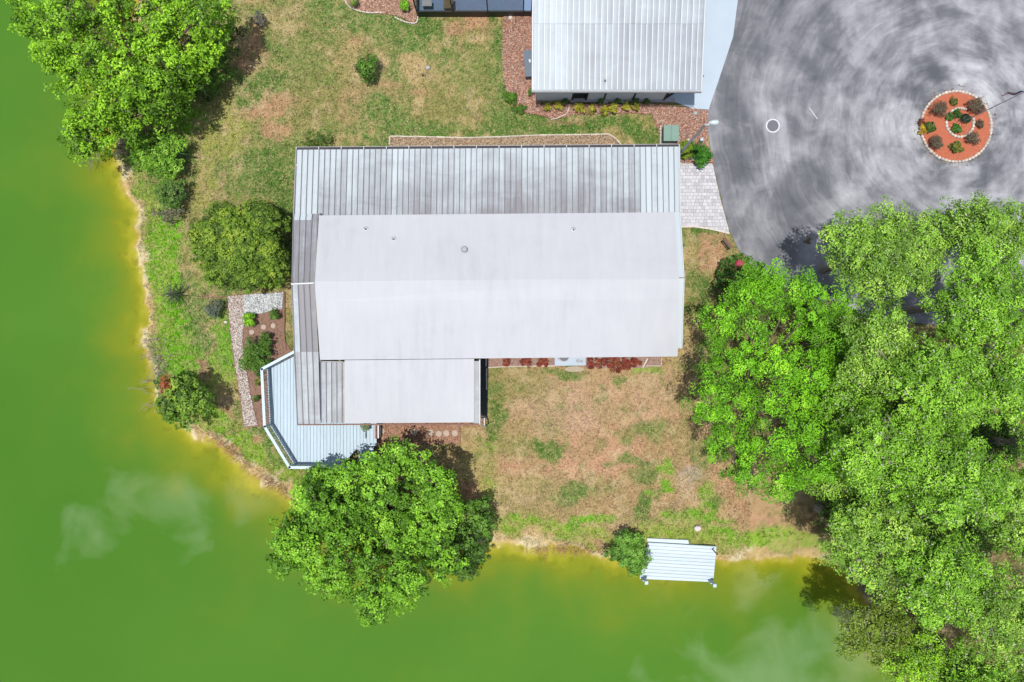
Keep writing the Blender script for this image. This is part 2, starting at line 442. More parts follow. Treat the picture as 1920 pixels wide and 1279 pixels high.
K2 = 1.07; G1 = C(98, 140, 58); G2 = C(120, 152, 76); OLV = C(152, 152, 88); STR = C(204, 180, 128); PNK = C(214, 164, 132)
BRT = C(124, 194, 34); BR2 = C(152, 188, 62); DRT = C(168, 130, 108); SND = C(240, 224, 180); DK = C(70, 98, 48); PAL = C(206, 180, 150)
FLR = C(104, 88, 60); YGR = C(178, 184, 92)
BLOBS = [ # px, py, rx, ry, colour, weight, turn
 (700, 45, 62, 24, G2, .9, 0), (800, 52, 60, 18, G1, .95, 8), (745, 66, 60, 20, G2, .7, 0), (860, 240, 130, 12, G1, .7, 0), (1000, 232, 90, 16, G1, .9, 0),
 (1110, 236, 110, 17, G1, 1, 0), (926, 50, 12, 42, G1, .9, 5), (942, 130, 12, 50, G2, .7, 5), (936, 200, 26, 40, G2, .8, 0), (482, 168, 27, 28, G2, .9, 0), (700, 208, 18, 26, G1, .8, 20),
 (480, 330, 66, 40, G2, .8, 0), (530, 370, 26, 62, G1, .95, 0), (600, 245, 30, 10, G1, .7, 0), (1195, 250, 50, 16, G1, .9, 0), (740, 240, 30, 22, G2, .6, 0),
 (452, 20, 20, 20, G2, .6, 0), (745, 120, 16, 38, G2, .7, 0), (560, 60, 40, 60, OLV, .6, 0),
 (475, 90, 26, 44, PNK, .85, 15), (500, 205, 66, 16, PNK, .85, -18), (524, 240, 30, 20, PNK, .8, 0), (790, 125, 38, 25, STR, .95, 0), (875, 48, 50, 16, PNK, .9, -10),
 (740, 172, 60, 13, PNK, .75, 0), (672, 105, 34, 34, STR, .35, 0), (860, 195, 60, 28, OLV, .7, 0), (425, 248, 48, 44, YGR, .7, 0), (388, 330, 18, 80, YGR, .75, 4),
 (382, 340, 6, 40, STR, .9, 0), (655, 70, 14, 12, PNK, .7, 0), (660, 190, 20, 50, PNK, .5, 20), (1060, 226, 50, 4, DRT, .6, 0), (1095, 245, 16, 8, OLV, .7, 0),
 (540, 40, 30, 40, STR, .35, 0), (450, 65, 12, 60, STR, .8, 12),
 (560, 110, 60, 60, G2, .5, 0), (720, 200, 50, 40, G2, .45, 0), (880, 130, 40, 50, G2, .5, 0), (630, 45, 40, 40, G2, .4, 0), (520, 330, 50, 50, G1, .6, 0),
 # south lawn
 (985, 905, 60, 14, G2, .5, 0), (1130, 900, 50, 16, G2, .55, 0), (1260, 740, 30, 30, OLV, .5, 0), (960, 790, 60, 40, OLV, .4, 0),
 (1100, 800, 190, 110, PNK, .72, 0), (1050, 770, 90, 60, C(218, 186, 158), .6, 0), (1180, 750, 90, 60, C(220, 184, 150), .6, 0), (1120, 860, 100, 30, C(222, 172, 142), .7, 0), (980, 720, 60, 30, OLV, .5, 0), (960, 840, 70, 26, OLV, .6, 10), (930, 730, 26, 50, OLV, .7, 0), (928, 800, 16, 90, G1, .85, 4), (1028, 842, 30, 17, G1, .95, 10), (985, 835, 30, 10, G1, .5, 20),
 (915, 912, 14, 22, BR2, .8, -20), (905, 880, 40, 60, YGR, .5, 0), (1222, 806, 32, 20, G2, .8, -10), (1186, 868, 44, 10, G1, .85, 5), (1205, 895, 26, 16, G1, .8, 0), (1248, 880, 14, 20, BRT, .9, 20), (1236, 918, 18, 7, BRT, .9, -15),
 (1084, 920, 40, 18, G2, .9, 10), (1060, 935, 44, 12, G2, .6, 0), (1056, 702, 42, 10, G1, .9, 5), (1160, 708, 14, 12, G1, .8, 0), (1208, 698, 34, 11, BRT, .6, 0), (1130, 746, 13, 9, G1, .7, -20), (1290, 800, 16, 40, OLV, .5, 0), (1180, 815, 18, 14, OLV, .9, 0),
 (1210, 950, 16, 34, G1, .95, 24), (1100, 978, 62, 12, BRT, .95, -8), (985, 976, 40, 9, BRT, .9, 5), (1020, 1000, 110, 8, BR2, .85, 2), (1045, 1014, 60, 8, G2, .9, 0), (1310, 975, 80, 12, BRT, .85, 0), (1330, 935, 18, 30, BRT, .8, 0),
 (1280, 1000, 100, 16, BR2, .85, 4), (1380, 1000, 60, 16, BRT, .9, 0), (1430, 1010, 60, 14, BRT, .8, 0), (1345, 940, 22, 10, G1, .7, 0), (1285, 905, 22, 46, PAL, .8, 10), (1300, 880, 26, 16, C(196, 186, 170), .6, 0), (1420, 960, 60, 30, PNK, .85, 10), (1380, 895, 50, 30, PNK, .8, 0),
 (1440, 1030, 80, 8, PNK, .9, 0), (1060, 1022, 60, 8, PNK, .6, 0), (960, 905, 46, 20, STR, .7, 0), (985, 870, 60, 14, PNK, .7, 0), (1310, 850, 14, 20, G1, .6, 0), (1360, 960, 16, 16, STR, .7, 0), (1275, 980, 26, 8, STR, .5, 0),
 # east lawn
 (1315, 560, 22, 70, G1, .85, 0), (1298, 470, 10, 36, STR, .6, 0), (1340, 470, 26, 44, PNK, .8, 10), (1330, 437, 34, 8, G1, .9, 14), (1300, 630, 22, 26, STR, .7, 0), (1290, 680, 30, 30, STR, .8, 0), (1318, 650, 12, 14, G1, .6, 0),
 # west bank
 (308, 480, 30, 140, BRT, 1, 0), (330, 620, 34, 95, BRT, 1, -8), (350, 230, 20, 30, BRT, .95, 0), (380, 700, 40, 40, BRT, .7, 0), (350, 520, 18, 40, G2, .7, 0), (370, 590, 22, 60, G2, .75, 0), (405, 640, 22, 50, BRT, .8, 0), (392, 640, 10, 34, DRT, .6, -10),
 (390, 690, 14, 24, DRT, .9, 0), (425, 715, 28, 34, YGR, .6, 0), (415, 760, 20, 50, PNK, .55, 10), (440, 770, 8, 26, G1, .8, 0), (432, 660, 14, 60, BRT, .6, 0), (455, 825, 40, 14, BRT, .9, 30), (410, 790, 14, 40, BRT, .9, -35), (480, 850, 26, 26, BRT, .9, 0), (500, 870, 11, 14, DRT, .8, 0),
 (520, 900, 26, 20, BR2, .8, 0), (478, 825, 14, 8, PNK, .8, 10), (385, 500, 22, 50, YGR, .6, 0), (345, 480, 18, 30, STR, .5, 0), (542, 600, 7, 60, OLV, .9, 0), (400, 560, 26, 9, DRT, .9, 0), (372, 420, 26, 20, OLV, .6, 0), (430, 806, 20, 5, DRT, .7, 0),
 (875, 930, 20, 30, PNK, .7, 0), (880, 860, 24, 30, STR, .6, 0),
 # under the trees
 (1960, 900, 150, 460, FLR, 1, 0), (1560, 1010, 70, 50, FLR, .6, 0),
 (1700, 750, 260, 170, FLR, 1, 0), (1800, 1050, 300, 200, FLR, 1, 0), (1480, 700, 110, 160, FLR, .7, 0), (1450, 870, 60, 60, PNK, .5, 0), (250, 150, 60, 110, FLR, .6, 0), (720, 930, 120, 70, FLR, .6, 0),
]
def ground_colour(X, Y, SD):
    n1 = fbm(X * .35, Y * .35, 4, 11); n2 = fbm(X * 1.1, Y * 1.1, 4, 23, .6); n3 = fbm(X * 4.0, Y * 4.0, 3, 31, .6)
    w1 = (fbm(X * .9, Y * .9, 3, 41) - .5); w2 = (fbm(X * .9, Y * .9, 3, 51) - .5); w3 = (fbm(X * 3.2, Y * 3.2, 2, 57) - .5)
    def L(a, b, t): return a[None, :] * (1 - t[:, None]) + b[None, :] * t[:, None]
    A = lambda c: np.array(c)
    c = L(A(OLV), A(G2), sstep(.42, .62, n1))
    c = L(c[0][None] * 0 + 0, c, np.ones(len(X))) if False else c
    t = sstep(.5, .7, n2 * .6 + n3 * .4) * .85
    c = c * (1 - t[:, None]) + A(STR)[None] * t[:, None]
    south = sstep(2, 0, Y + 1.0) * sstep(-6, -2, X)           # the sun-burnt south lawn
    c = c * (1 - .5 * south[:, None]) + A(PNK)[None] * .5 * south[:, None]
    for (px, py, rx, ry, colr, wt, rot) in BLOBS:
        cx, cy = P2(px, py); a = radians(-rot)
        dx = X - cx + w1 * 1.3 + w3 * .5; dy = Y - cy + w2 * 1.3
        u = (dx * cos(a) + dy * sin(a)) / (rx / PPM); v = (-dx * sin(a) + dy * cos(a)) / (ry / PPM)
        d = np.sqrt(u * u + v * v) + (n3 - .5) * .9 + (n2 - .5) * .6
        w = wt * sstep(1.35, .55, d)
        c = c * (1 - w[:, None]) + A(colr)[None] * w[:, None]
    pn = fbm(X * .75 + 40, Y * .75, 4, 141, .6); gr = (c[:, 1] > c[:, 0] * 1.25); pt = sstep(.5, .62, pn) * .3 * (SD > 0) * (~gr)
    c = c * (1 - pt[:, None]) + A(OLV)[None] * pt[:, None]
    pn = fbm(X * 1.5 + 9, Y * 1.5, 3, 151, .6); pt = sstep(.62, .72, pn) * .45 * (SD > 0) * (~gr)
    c = c * (1 - pt[:, None]) + A(G1)[None] * pt[:, None]
    pn = fbm(X * 1.3 + 19, Y * 1.3, 3, 161, .6); pt = sstep(.6, .7, pn) * .45 * (SD > 0) * (~gr)
    c = c * (1 - pt[:, None]) + A(C(226, 200, 158))[None] * pt[:, None]
    # weedy green fringe, then bleached sand down to the water
    wood = sstep(17.5, 20, X)
    fr = (1 - wood) * sstep(.35, .8, SD + w1 * .7) * sstep(2.0, 1.3, SD + w2 * 1.2) * sstep(.35, .55, n2 + .1) * .65
    c = c * (1 - fr[:, None]) + A(BR2)[None] * fr[:, None]
    sd2 = (1 - .7 * wood) * sstep(.75, .25, SD + w1 * 1.6 + (n3 - .5) * .7)
    sandc = A(SND)[None] * (.72 + .45 * n3[:, None]) * (1 - .6 * sstep(.44, .6, n2)[:, None] * np.array([.3, .5, .8])[None])
    c = c * (1 - sd2[:, None]) + sandc * sd2[:, None]
    # dry speckle
    sp = sstep(.5, .72, fbm(X * 7, Y * 7, 2, 77)) * .36
    c = c * (1 - sp[:, None]) + A(STR)[None] * sp[:, None]
    dk = sstep(.55, .75, fbm(X * 8, Y * 8, 2, 87)) * .22
    c = c * (1 - dk[:, None])
    return c

def shore_dist(X, Y):
    return sdist(X, Y, LAND) + (fbm(X * .8, Y * .8, 4, 301, .6) - .5) * 1.3 + (fbm(X * 4, Y * 4, 2, 305) - .5) * .35
# ------------------------------------------------------------ ground with bank and lake bed
def axis(lo, hi, st, far):
    mid = list(np.arange(lo, hi + st * .5, st)); a = []; d = .5; x = mid[-1]
    while x < far: x += d; d *= 1.6; a.append(x)
    b = []; d = .5; x = mid[0]
    while x > -far: x -= d; d *= 1.6; b.append(x)
    return np.array(b[::-1] + mid + a)
XS = axis(-35, 35, .12, 1500); YS = axis(-25, 25, .12, 1500)
gx, gy = np.meshgrid(XS, YS); GX = gx.ravel(); GY = gy.ravel()
SDG = shore_dist(GX, GY)
def terrain(X, Y, SD):
    n = fbm(X * .5, Y * .5, 3, 3) - .5
    slope = .20 + .20 * fbm(X * .16 + 3, Y * .16, 2, 5)
    land = -.35 * (1 - sstep(0, 1.9, SD)) - .04 * sstep(.5, 3, SD) + .05 * (fbm(X * 2.2, Y * 2.2, 3, 9) - .5) * sstep(.1, 1., SD) * sstep(9, 3, SD)
    bed = -.35 + np.minimum(SD, 0) * slope * (1 + n) - .02
    return np.where(SD > 0, land, np.maximum(bed, -4.0))
GZ = terrain(GX, GY, SDG)
gc = ground_colour(GX, GY, SDG)
bedc = np.array(C(240, 224, 130))
wb = sstep(.1, -.5, SDG)
gc = gc * (1 - wb[:, None]) + bedc[None] * wb[:, None] * (.7 + .55 * fbm(GX * 1.3, GY * 1.3, 4, 91, .6) - .35 * sstep(.6, .7, fbm(GX * 1.7, GY * 1.7, 3, 95)))[:, None]
nx, ny = len(XS), len(YS)
ii = (np.arange(ny - 1)[:, None] * nx + np.arange(nx - 1)[None, :]).ravel()
GF = np.stack([ii, ii + 1, ii + nx + 1, ii + nx], 1)
M['ground'] = mat_tint("lawn_and_soil", rough=.95, fine=14, amt=.22, spec=.1, bmp=.5)
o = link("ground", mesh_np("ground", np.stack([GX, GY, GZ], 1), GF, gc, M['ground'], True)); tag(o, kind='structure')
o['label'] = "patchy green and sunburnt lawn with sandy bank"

# water: murky green, clearer and yellow where it is shallow
wmask = (SDG < .8)
fk = wmask[GF].any(1)
use = np.unique(GF[fk]); remap = -np.ones(len(GX), np.int64); remap[use] = np.arange(len(use))
def mat_water():
    m, nt, b = newmat("green_lake_water")
    a = nd(nt, "ShaderNodeAttribute", attribute_name="depth")
    wav = noise(nt, vec_pos(nt), .22, 3, .5, .5)
    d = mth(nt, 'MULTIPLY', a.outputs["Fac"], mth(nt, 'ADD', mth(nt, 'MULTIPLY', wav, 1.0), .75))
    f = mth(nt, 'SUBTRACT', 1.0, mth(nt, 'POWER', 2.718, mth(nt, 'MULTIPLY', d, -2.1)), clamp=True)
    deep = ramp(nt, noise(nt, vec_pos(nt), .05, 3, .5, 1.0), [(.3, C(80, 132, 36)), (.7, C(92, 142, 44))])
    shal = mixc(nt, 0.0, C(180, 184, 48), C(150, 160, 20))
    body = mixc(nt, mth(nt, 'POWER', f, 1.6), shal, deep)
    b.inputs["Roughness"].default_value = .012; b.inputs["IOR"].default_value = 1.333
    nt.links.new(body, b.inputs["Base Color"])
    # clear part: the bed seen through tinted water, under the same glossy surface
    tr = nd(nt, "ShaderNodeBsdfTransparent")
    tint = mixc(nt, mth(nt, 'MULTIPLY', f, 1.3, clamp=True), (.97, .96, .74), (.80, .88, .19))
    nt.links.new(tint, tr.inputs[0])
    ms = nd(nt, "ShaderNodeMixShader")
    nt.links.new(mth(nt, 'POWER', f, .8), ms.inputs[0]); nt.links.new(tr.outputs[0], ms.inputs[1]); nt.links.new(b.outputs[0], ms.inputs[2])
    nt.links.new(ms.outputs[0], nt.nodes["Material Output"].inputs[0])
    bump(nt, b, noise(nt, vec_pos(nt), 1.6, 3, .6), .005, .05)
    return m
M['water'] = mat_water()
WZ = -.36
V = np.stack([GX[use], GY[use], np.full(len(use), WZ)], 1)
o = link("lake_water", mesh_np("lake_water", V, remap[GF[fk]], None, M['water'], True, {"depth": np.maximum(WZ - GZ[use], 0)}))
tag(o, kind='structure'); o['label'] = "still murky green lake water turning yellow at the bank"

# ------------------------------------------------------------ roads and slabs
def sheet(name, poly, zt, zb, m, label=None):
    mb = MB(); mb.prism(poly, zt, zb); o = mb.build(name, m); tag(o, kind='structure')
    if label: o['label'] = label
    return o
sheet("road", ROAD, .012, -.12, M['asphalt'], "grey asphalt turning circle with swirling tyre marks")
sheet("driveway_slab", APRON, .045, -.1, M['concrete'], "pale concrete driveway beside the neighbouring building")

# paver drive, each paver a piece
drive = MB(); drive.prism(PAVE, .01, -.12)
drive_o = drive.build("paver_drive", mat_plain("joint_sand", C(165, 160, 158), .9, .2, 20)); tag(drive_o, kind='structure'); drive_o['label'] = "light grey paver drive east of the house"
M['paver'] = mat_plain("paver", C(226, 224, 230), .85, .07, 10, objcol=True, bmp=.15)
def clip_half(poly, a, b, c):
    out = []; n = len(poly)
    for i in range(n):
        p, q = poly[i], poly[(i + 1) % n]
        dp = a * p[0] + b * p[1] - c; dq = a * q[0] + b * q[1] - c
        if dp <= 0: out.append(p)
        if (dp < 0 < dq) or (dq < 0 < dp):
            t = dp / (dp - dq); out.append(tuple(p[k] + t * (q[k] - p[k]) for k in range(len(p))))
    return out
def clip_box(poly, x0, y0, x1, y1):
    for h in ((-1, 0, -x0), (1, 0, x1), (0, -1, -y0), (0, 1, y1)):
        poly = clip_half(poly, *h)
        if len(poly) < 3: return []
    return poly
def parea(p): return abs(sum(p[i][0] * p[(i + 1) % len(p)][1] - p[(i + 1) % len(p)][0] * p[i][1] for i in range(len(p)))) / 2
px0 = min(p[0] for p in PAVE); px1 = max(p[0] for p in PAVE); py0 = min(p[1] for p in PAVE); py1 = max(p[1] for p in PAVE)
rowh = .198; cache = {}; y = py0; r = 0
while y < py1:
    x = px0 - (.0 if r % 2 else .14) - .05
    while x < px1:
        w = .29 if (r + int(x * 7)) % 3 else .19
        q = clip_box(PAVE, x, y, x + w - .014, y + rowh - .014)
        if len(q) >= 3 and parea(q) > .006:
            mb = MB(); k = random.choice((.78, .86, .92, .98, 1.0, 1.04))
            mb.prism([(p[0], p[1]) for p in q], .032 + random.uniform(-.003, .003), .005)
            full = len(q) == 4 and abs(parea(q) - (w - .014) * (rowh - .014)) < 1e-6
            if full:
                key = round(w, 2)
                if key not in cache:
                    mm = MB(); mm.box((w - .014) / 2, (rowh - .014) / 2, .016, w - .014, rowh - .014, .028); cache[key] = mm.mesh("paver", M['paver'])
                link("paver", cache[key], drive_o, (x, y, random.uniform(0, .004)), color=(k, k, k * 1.01))
            else:
                o = mb.build("paver", M['paver'], drive_o); o.color = (k, k, k, 1)
        x += w
    y += rowh; r += 1
mb = MB()
edge = [P2(1262, 426), P2(1300, 425), P2(1330, 429), P2(1352, 434), P2(1367, 438)]
for a, b in zip(edge[:-1], edge[1:]):
    d = Vector(b) - Vector(a); L_ = d.length; ang = atan2(d.y, d.x); n = max(1, round(L_ / .3))
    for k in range(n):
        c = Vector(a) + d * ((k + .5) / n); m1 = MB(); m1.box(c.x, c.y, .03, L_ / n - .01, .10, .07, ang)
        m1.build("edging_block", M['stonewhite'], drive_o)

# ------------------------------------------------------------ beds
def bed(name, poly, base, chips, n, size, label, z=.03, mat_='dirt', stuff='mulch_chips', stufflabel=None, flat=False):
    mb = MB(); mb.prism(poly, z, -.1, base); o = mb.build(name, M[mat_]); tag(o, kind='structure'); o['label'] = label
    xs = [p[0] for p in poly]; ys = [p[1] for p in poly]
    rng = np.random.default_rng(len(name) * 7 + n)
    X = rng.uniform(min(xs), max(xs), n * 4); Y = rng.uniform(min(ys), max(ys), n * 4)
    k = inpoly(X, Y, poly); X = X[k][:n]; Y = Y[k][:n]; n = len(X)
    c = np.array(chips)[rng.integers(0, len(chips), n)] * rng.uniform(.75, 1.2, (n, 1))
    if flat:   # wood chips: thin tilted quads
        a = rng.uniform(0, pi, n); l = size * rng.uniform(.7, 1.4, n); w = l * .35
        ux, uy = np.cos(a) * l, np.sin(a) * l; vx, vy = -np.sin(a) * w, np.cos(a) * w
        tz = rng.uniform(-.4, .4, n) * l; Z = z + .02 + rng.uniform(0, .02, n)
        V = np.stack([np.stack([X - ux - vx, Y - uy - vy, Z - tz], 1), np.stack([X + ux - vx, Y + uy - vy, Z + tz], 1),
                      np.stack([X + ux + vx, Y + uy + vy, Z + tz + .01], 1), np.stack([X - ux + vx, Y - uy + vy, Z - tz + .01], 1)], 1).reshape(-1, 3)
        F = np.arange(4 * n).reshape(n, 4); cc = np.repeat(c, 4, 0)
    else:      # pebbles: octahedra
        r = size * rng.uniform(.5, 1.2, (n, 1)); a = rng.uniform(0, pi, n)
        base8 = np.array([(1, 0, 0), (0, .8, 0), (-1, 0, 0), (0, -.8, 0), (.2, .1, .7), (0, 0, -.5)], float)
        ca, sa = np.cos(a), np.sin(a)
        R = np.stack([ca[:, None] * base8[None, :, 0] - sa[:, None] * base8[None, :, 1], sa[:, None] * base8[None, :, 0] + ca[:, None] * base8[None, :, 1], np.repeat(base8[None, :, 2], n, 0)], 2)
        V = R * r[:, :, None] + np.stack([X, Y, np.full(n, z + .005)], 1)[:, None, :] + np.array([0, 0, 1])[None, None] * r[:, :, None] * .3
        V = V.reshape(-1, 3)
        f = np.array([(0, 1, 4), (1, 2, 4), (2, 3, 4), (3, 0, 4), (1, 0, 5), (2, 1, 5), (3, 2, 5), (0, 3, 5)])
        F = (f[None] + 6 * np.arange(n)[:, None, None]).reshape(-1, 3); cc = np.repeat(c, 6, 0)
    s = link(stuff, mesh_np(stuff, V, F, cc, M['bits'])); tag(s, kind='stuff'); s['label'] = stufflabel or label
    return o
MR = [C(196, 134, 108), C(214, 158, 132), C(176, 112, 90), C(228, 186, 158), C(150, 110, 94)]
MG = [C(176, 140, 130), C(160, 128, 120), C(196, 160, 146), C(140, 112, 104)]
bed("mulch_bed", BEDS['mulch_n'], C(176, 140, 118), [C(205, 160, 138), C(186, 140, 120), C(222, 190, 165), C(160, 120, 100)], 3000, .05, "pinkish mulch bed by the screened porch", flat=True, stufflabel="loose pinkish bark beside the screened porch")
bed("mulch_bed", BEDS['mulch_w'], C(176, 118, 94), MR + MG + [C(222, 196, 176), C(206, 176, 156)], 17000, .05, "red brown mulch bed around the neighbouring building", flat=True, stufflabel="loose red bark chips around the neighbouring building")
bed("gravel_bed", BEDS['gravel_n'], C(196, 170, 140), [C(225, 200, 165), C(205, 170, 140), C(190, 150, 120), C(235, 220, 195), C(170, 150, 130)], 5200, .05, "narrow tan gravel bed along the north eave", stuff='gravel', stufflabel="tan pebbles along the north eave")
bed("paving_bed", BEDS['south'], C(190, 145, 118), [C(214, 170, 140), C(196, 146, 116), C(178, 126, 100), C(226, 196, 168)], 2600, .045, "pinkish gravel strip below the south eave", stuff='gravel', stufflabel="pink pebbles below the south eave")
bed("planting_bed", BEDS['east_south'], C(186, 152, 138), [C(200, 168, 152), C(180, 146, 132), C(214, 186, 170)], 3000, .035, "pale soil strip along the south wall", stuff='gravel', stufflabel="pale pebbles along the south wall")
bed("garden_bed", BEDS['garden'], C(160, 126, 108), [C(170, 138, 120), C(150, 116, 100), C(188, 158, 140)], 3500, .03, "brown garden soil beside the deck", stuff='soil_crumbs', stufflabel="soil crumbs of the garden bed")
bed("gravel_path", GPATH, C(190, 164, 146), [C(240, 230, 222), C(230, 214, 202), C(214, 192, 178), C(250, 246, 242), C(190, 168, 154)], 4800, .05, "white and pink shell path curving past the garden", z=.045, stuff='gravel', stufflabel="white and pink shells of the path")
bed("gravel_patch", GWHITE, C(205, 208, 206), [C(244, 248, 250), C(226, 232, 232), C(200, 208, 206), C(250, 250, 250)], 2400, .05, "white gravel rectangle in the garden", z=.045, stuff='gravel', stufflabel="white pebbles of the garden rectangle")

def timbers(name, pts, label, cat="edging", z=.08, w=.05, m='wood', seg=None, nm='board', group=None):
    pts = [P2(*p) for p in pts]
    root = empty(name, (pts[0][0], pts[0][1], 0), label, cat, group)
    for a, b in zip(pts[:-1], pts[1:]):
        d = Vector(b) - Vector(a); n = 1 if not seg else max(1, round(d.length / seg)); ang = atan2(d.y, d.x)
        for k in range(n):
            c = Vector(a) + d * ((k + .5) / n); m1 = MB()
            m1.box(c.x, c.y, z / 2 - .02, d.length / n - (.02 if seg else .0), w * random.uniform(.9, 1.1), z + .04, ang + (random.uniform(-.03, .03) if seg else 0))
            o = m1.build(nm, M[m], root)
            if m == 'stonewhite': k_ = random.uniform(.75, 1.02); o.color = (k_, k_ * .98, k_ * .9, 1)
    return root
timbers("garden_edging", [(392, 558), (427, 556), (533, 547)], "brown timber edging along the top of the garden bed")
timbers("garden_edging", [(427, 556), (431, 600), (439, 670), (451, 742), (458, 800), (486, 798)], "brown timber edging on the lake side of the shell path")
timbers("garden_edging", [(534, 548), (534, 600), (533, 622), (537, 655)], "brown timber edging between white gravel and lawn strip")
timbers("bed_edging", [(730, 272), (731, 256), (800, 257), (870, 259), (940, 257), (1010, 254), (1090, 253), (1142, 252), (1156, 262), (1166, 274)], "cream edging blocks around the north gravel bed", m='stonewhite', seg=.55, nm='edging_block', w=.07)
timbers("bed_edging", cr([(646, -20), (648, 3), (656, 14), (672, 21), (694, 25), (718, 24)], 3), "white curved edging blocks at the top porch bed", m='stonewhite', seg=.3, nm='edging_block', w=.06)
timbers("bed_edging", cr([(740, 33), (755, 40), (770, 44), (782, 42), (784, 20)], 3), "small pale stones bordering the bed corner by the screened porch", m='stonewhite', seg=.25, nm='edging_block', w=.07)
timbers("bed_edging", [(915, 689), (960, 687), (1040, 686)], "white edging strip along the south planting bed", m='stonewhite', seg=1.0, nm='edging_block', w=.06)
timbers("bed_edging", [(1214, 672), (1205, 689)], "short white leaning edging beside the red hedge", m='stonewhite', nm='edging_block', w=.06)
timbers("bed_edging", [(1211, 686), (1239, 686), (1240, 670)], "white edging around the small bed at the house corner", m='stonewhite', nm='edging_block', w=.05)
timbers("bed_edging", [(1238, 236), (1241, 268)], "pale edging strip beside the green utility box", m='stonewhite', nm='edging_block', w=.06)
timbers("bed_edging", [(863, 800), (863, 831), (800, 833)], "thin brown edging around the round stones", m='wood', w=.03, z=.05)

# ------------------------------------------------------------ roofs
def lerp(a, b, t): return tuple(x + (y - x) * t for x, y in zip(a, b))
def pan_strip(root, TL, TR, BL, BR, n, m, mrib, tint=(1, 1, 1), grime=(0, 0), ribw=.035, ribh=.045, name="roof_panel", dirt=None, lift=0.0, gfun=None):
    """n roof pans side by side; TL.. are 3-D corners, pans run from T to B; each pan carries one upstanding rib"""
    segs = 6
    for i in range(n):
        t0, t1 = i / n, (i + 1) / n
        a0, a1 = lerp(TL, TR, t0), lerp(TL, TR, t1); b0, b1 = lerp(BL, BR, t0), lerp(BL, BR, t1)
        w = sqrt((a1[0] - a0[0]) ** 2 + (a1[1] - a0[1]) ** 2); e = min(.45, ribw / w)
        g0, g1 = (gfun(i / n) if gfun else grime)
        V = []; F = []; G = []
        prof = [(0, ribh), (e, ribh), (e + .004, 0), (.5, .004), (1 - .006, 0)]
        for s_ in range(segs + 1):
            u = s_ / segs; pa, pb = lerp(a0, b0, u), lerp(a1, b1, u)
            sag = 0
            for (q, h) in prof:
                p = lerp(pa, pb, q); V.append((p[0], p[1], p[2] + h + lift)); G.append(g0 + (g1 - g0) * u)
        m_ = len(prof)
        for s_ in range(segs):
            for q in range(m_ - 1): F.append((s_ * m_ + q, s_ * m_ + q + 1, (s_ + 1) * m_ + q + 1, (s_ + 1) * m_ + q))
        # side skirts: closes the rib to the pan below and the lower lip
        k0 = len(V)
        for s_ in range(segs + 1):
            p = lerp(a0, b0, s_ / segs); V.append((p[0], p[1], p[2] - .03 + lift)); G.append(.5)
        for s_ in range(segs): F.append((k0 + s_ + 1, k0 + s_, s_ * m_, (s_ + 1) * m_))
        for end in (0, segs):
            k1 = len(V); pa, pb = (a0, a1) if end == 0 else (b0, b1)
            V += [(pa[0], pa[1], pa[2] - .03 + lift), (pb[0], pb[1], pb[2] - .03 + lift)]; G += [.5, .5]
            F.append((end * m_, end * m_ + 1, end * m_ + 2, end * m_ + 4, k1 + 1, k1))
        me = bpy.data.meshes.new(name); me.from_pydata(V, [], F)
        at = me.attributes.new("grime", 'FLOAT', 'POINT'); at.data.foreach_set("value", np.array(G, np.float32))
        me.materials.append(M[m]); me.materials.append(M[mrib])
        for pi_, pl in enumerate(me.polygons):
            if pi_ < segs * (m_ - 1) and pi_ % (m_ - 1) in (0, 1): pl.material_index = 1
        me.update()
        o = link(name, me, root)
        k = random.uniform(.93, 1.03)
        o.color = (tint[0] * k, tint[1] * k, tint[2] * k, .5 + (dirt(i / n) if dirt else random.uniform(-.08, .08)))

home = empty("mobile_home", P(930, 540), "long white-roofed mobile home with a metal awning on its north and west sides", "house")
Zr, Ze = 3.85, 3.05
# north awning
NTL, NTR = P(597, 402, 3.0), P(1275, 397, 3.0)
NBL, NBR = P(556, 281, 2.62), P(1273, 275, 2.62)
def gn(t):
    return (.15 + .9 * max(0, 1 - abs(t - .62) * 2.2) + (.35 if t < .35 else 0), -.25) if .045 < t < .885 else ((-.5, -.75) if t > .5 else (-.6, -.7))
# panels run from the house (top) to the north eave
WTL = lerp(NTL, NTR, -0.0605)
pan_strip(home, (NBL[0], NTL[1] - .22, 3.02), (NTR[0], NTR[1] - .22, 3.02), NBL, NBR, 68, 'pan', 'panrib', gfun=gn)
# west porch awning, four lengths of pans
W0a, W0b = P(555, 281, 2.64), P(597, 281, 2.64)
W1a, W1b = P(550, 413, 3.12), P(596, 413, 3.12)
W2a, W2b = P(547.5, 533, 3.72), P(590, 531, 3.72)
W3a, W3b = P(552, 660, 3.0), P(597, 660, 3.0)
W4a, W4b = P(557.5, 795, 2.5), P(600.5, 795, 2.5)
W0b = (W1b[0], W0b[1], W0b[2])
north_edge = lerp(NBL, NBR, .06)
pan_strip(home, (W1a[0], W1a[1], W1a[2]), W1b, W2a, W2b, 4, 'pan', 'panrib', grime=(.75, .9))
pan_strip(home, W2a, W2b, W3a, W3b, 4, 'pan', 'panrib', grime=(.85, .8), dirt=lambda t: -.32 if t == 0 else .1)
pan_strip(home, W3a, W3b, W4a, W4b, 4, 'pan', 'panrib', grime=(.3, .2), lift=.012)
# filler pans between north awning top line and the first west joint
pan_strip(home, W1a, W1b, (NBL[0], NTL[1] + .02, 3.02), (W1b[0], NTL[1] + .02, 3.02), 4, 'pan', 'panrib', lift=.03, gfun=lambda t: (-.6, -.6) if t < .7 else (.5, .5))
mb = MB(); mb.tube([(W2a[0] - .02, W2a[1], W2a[2] + .06), (W2b[0], W2b[1], W2b[2] + .06)], .05, 6); mb.build("ridge_cap", M['metalw'], home)

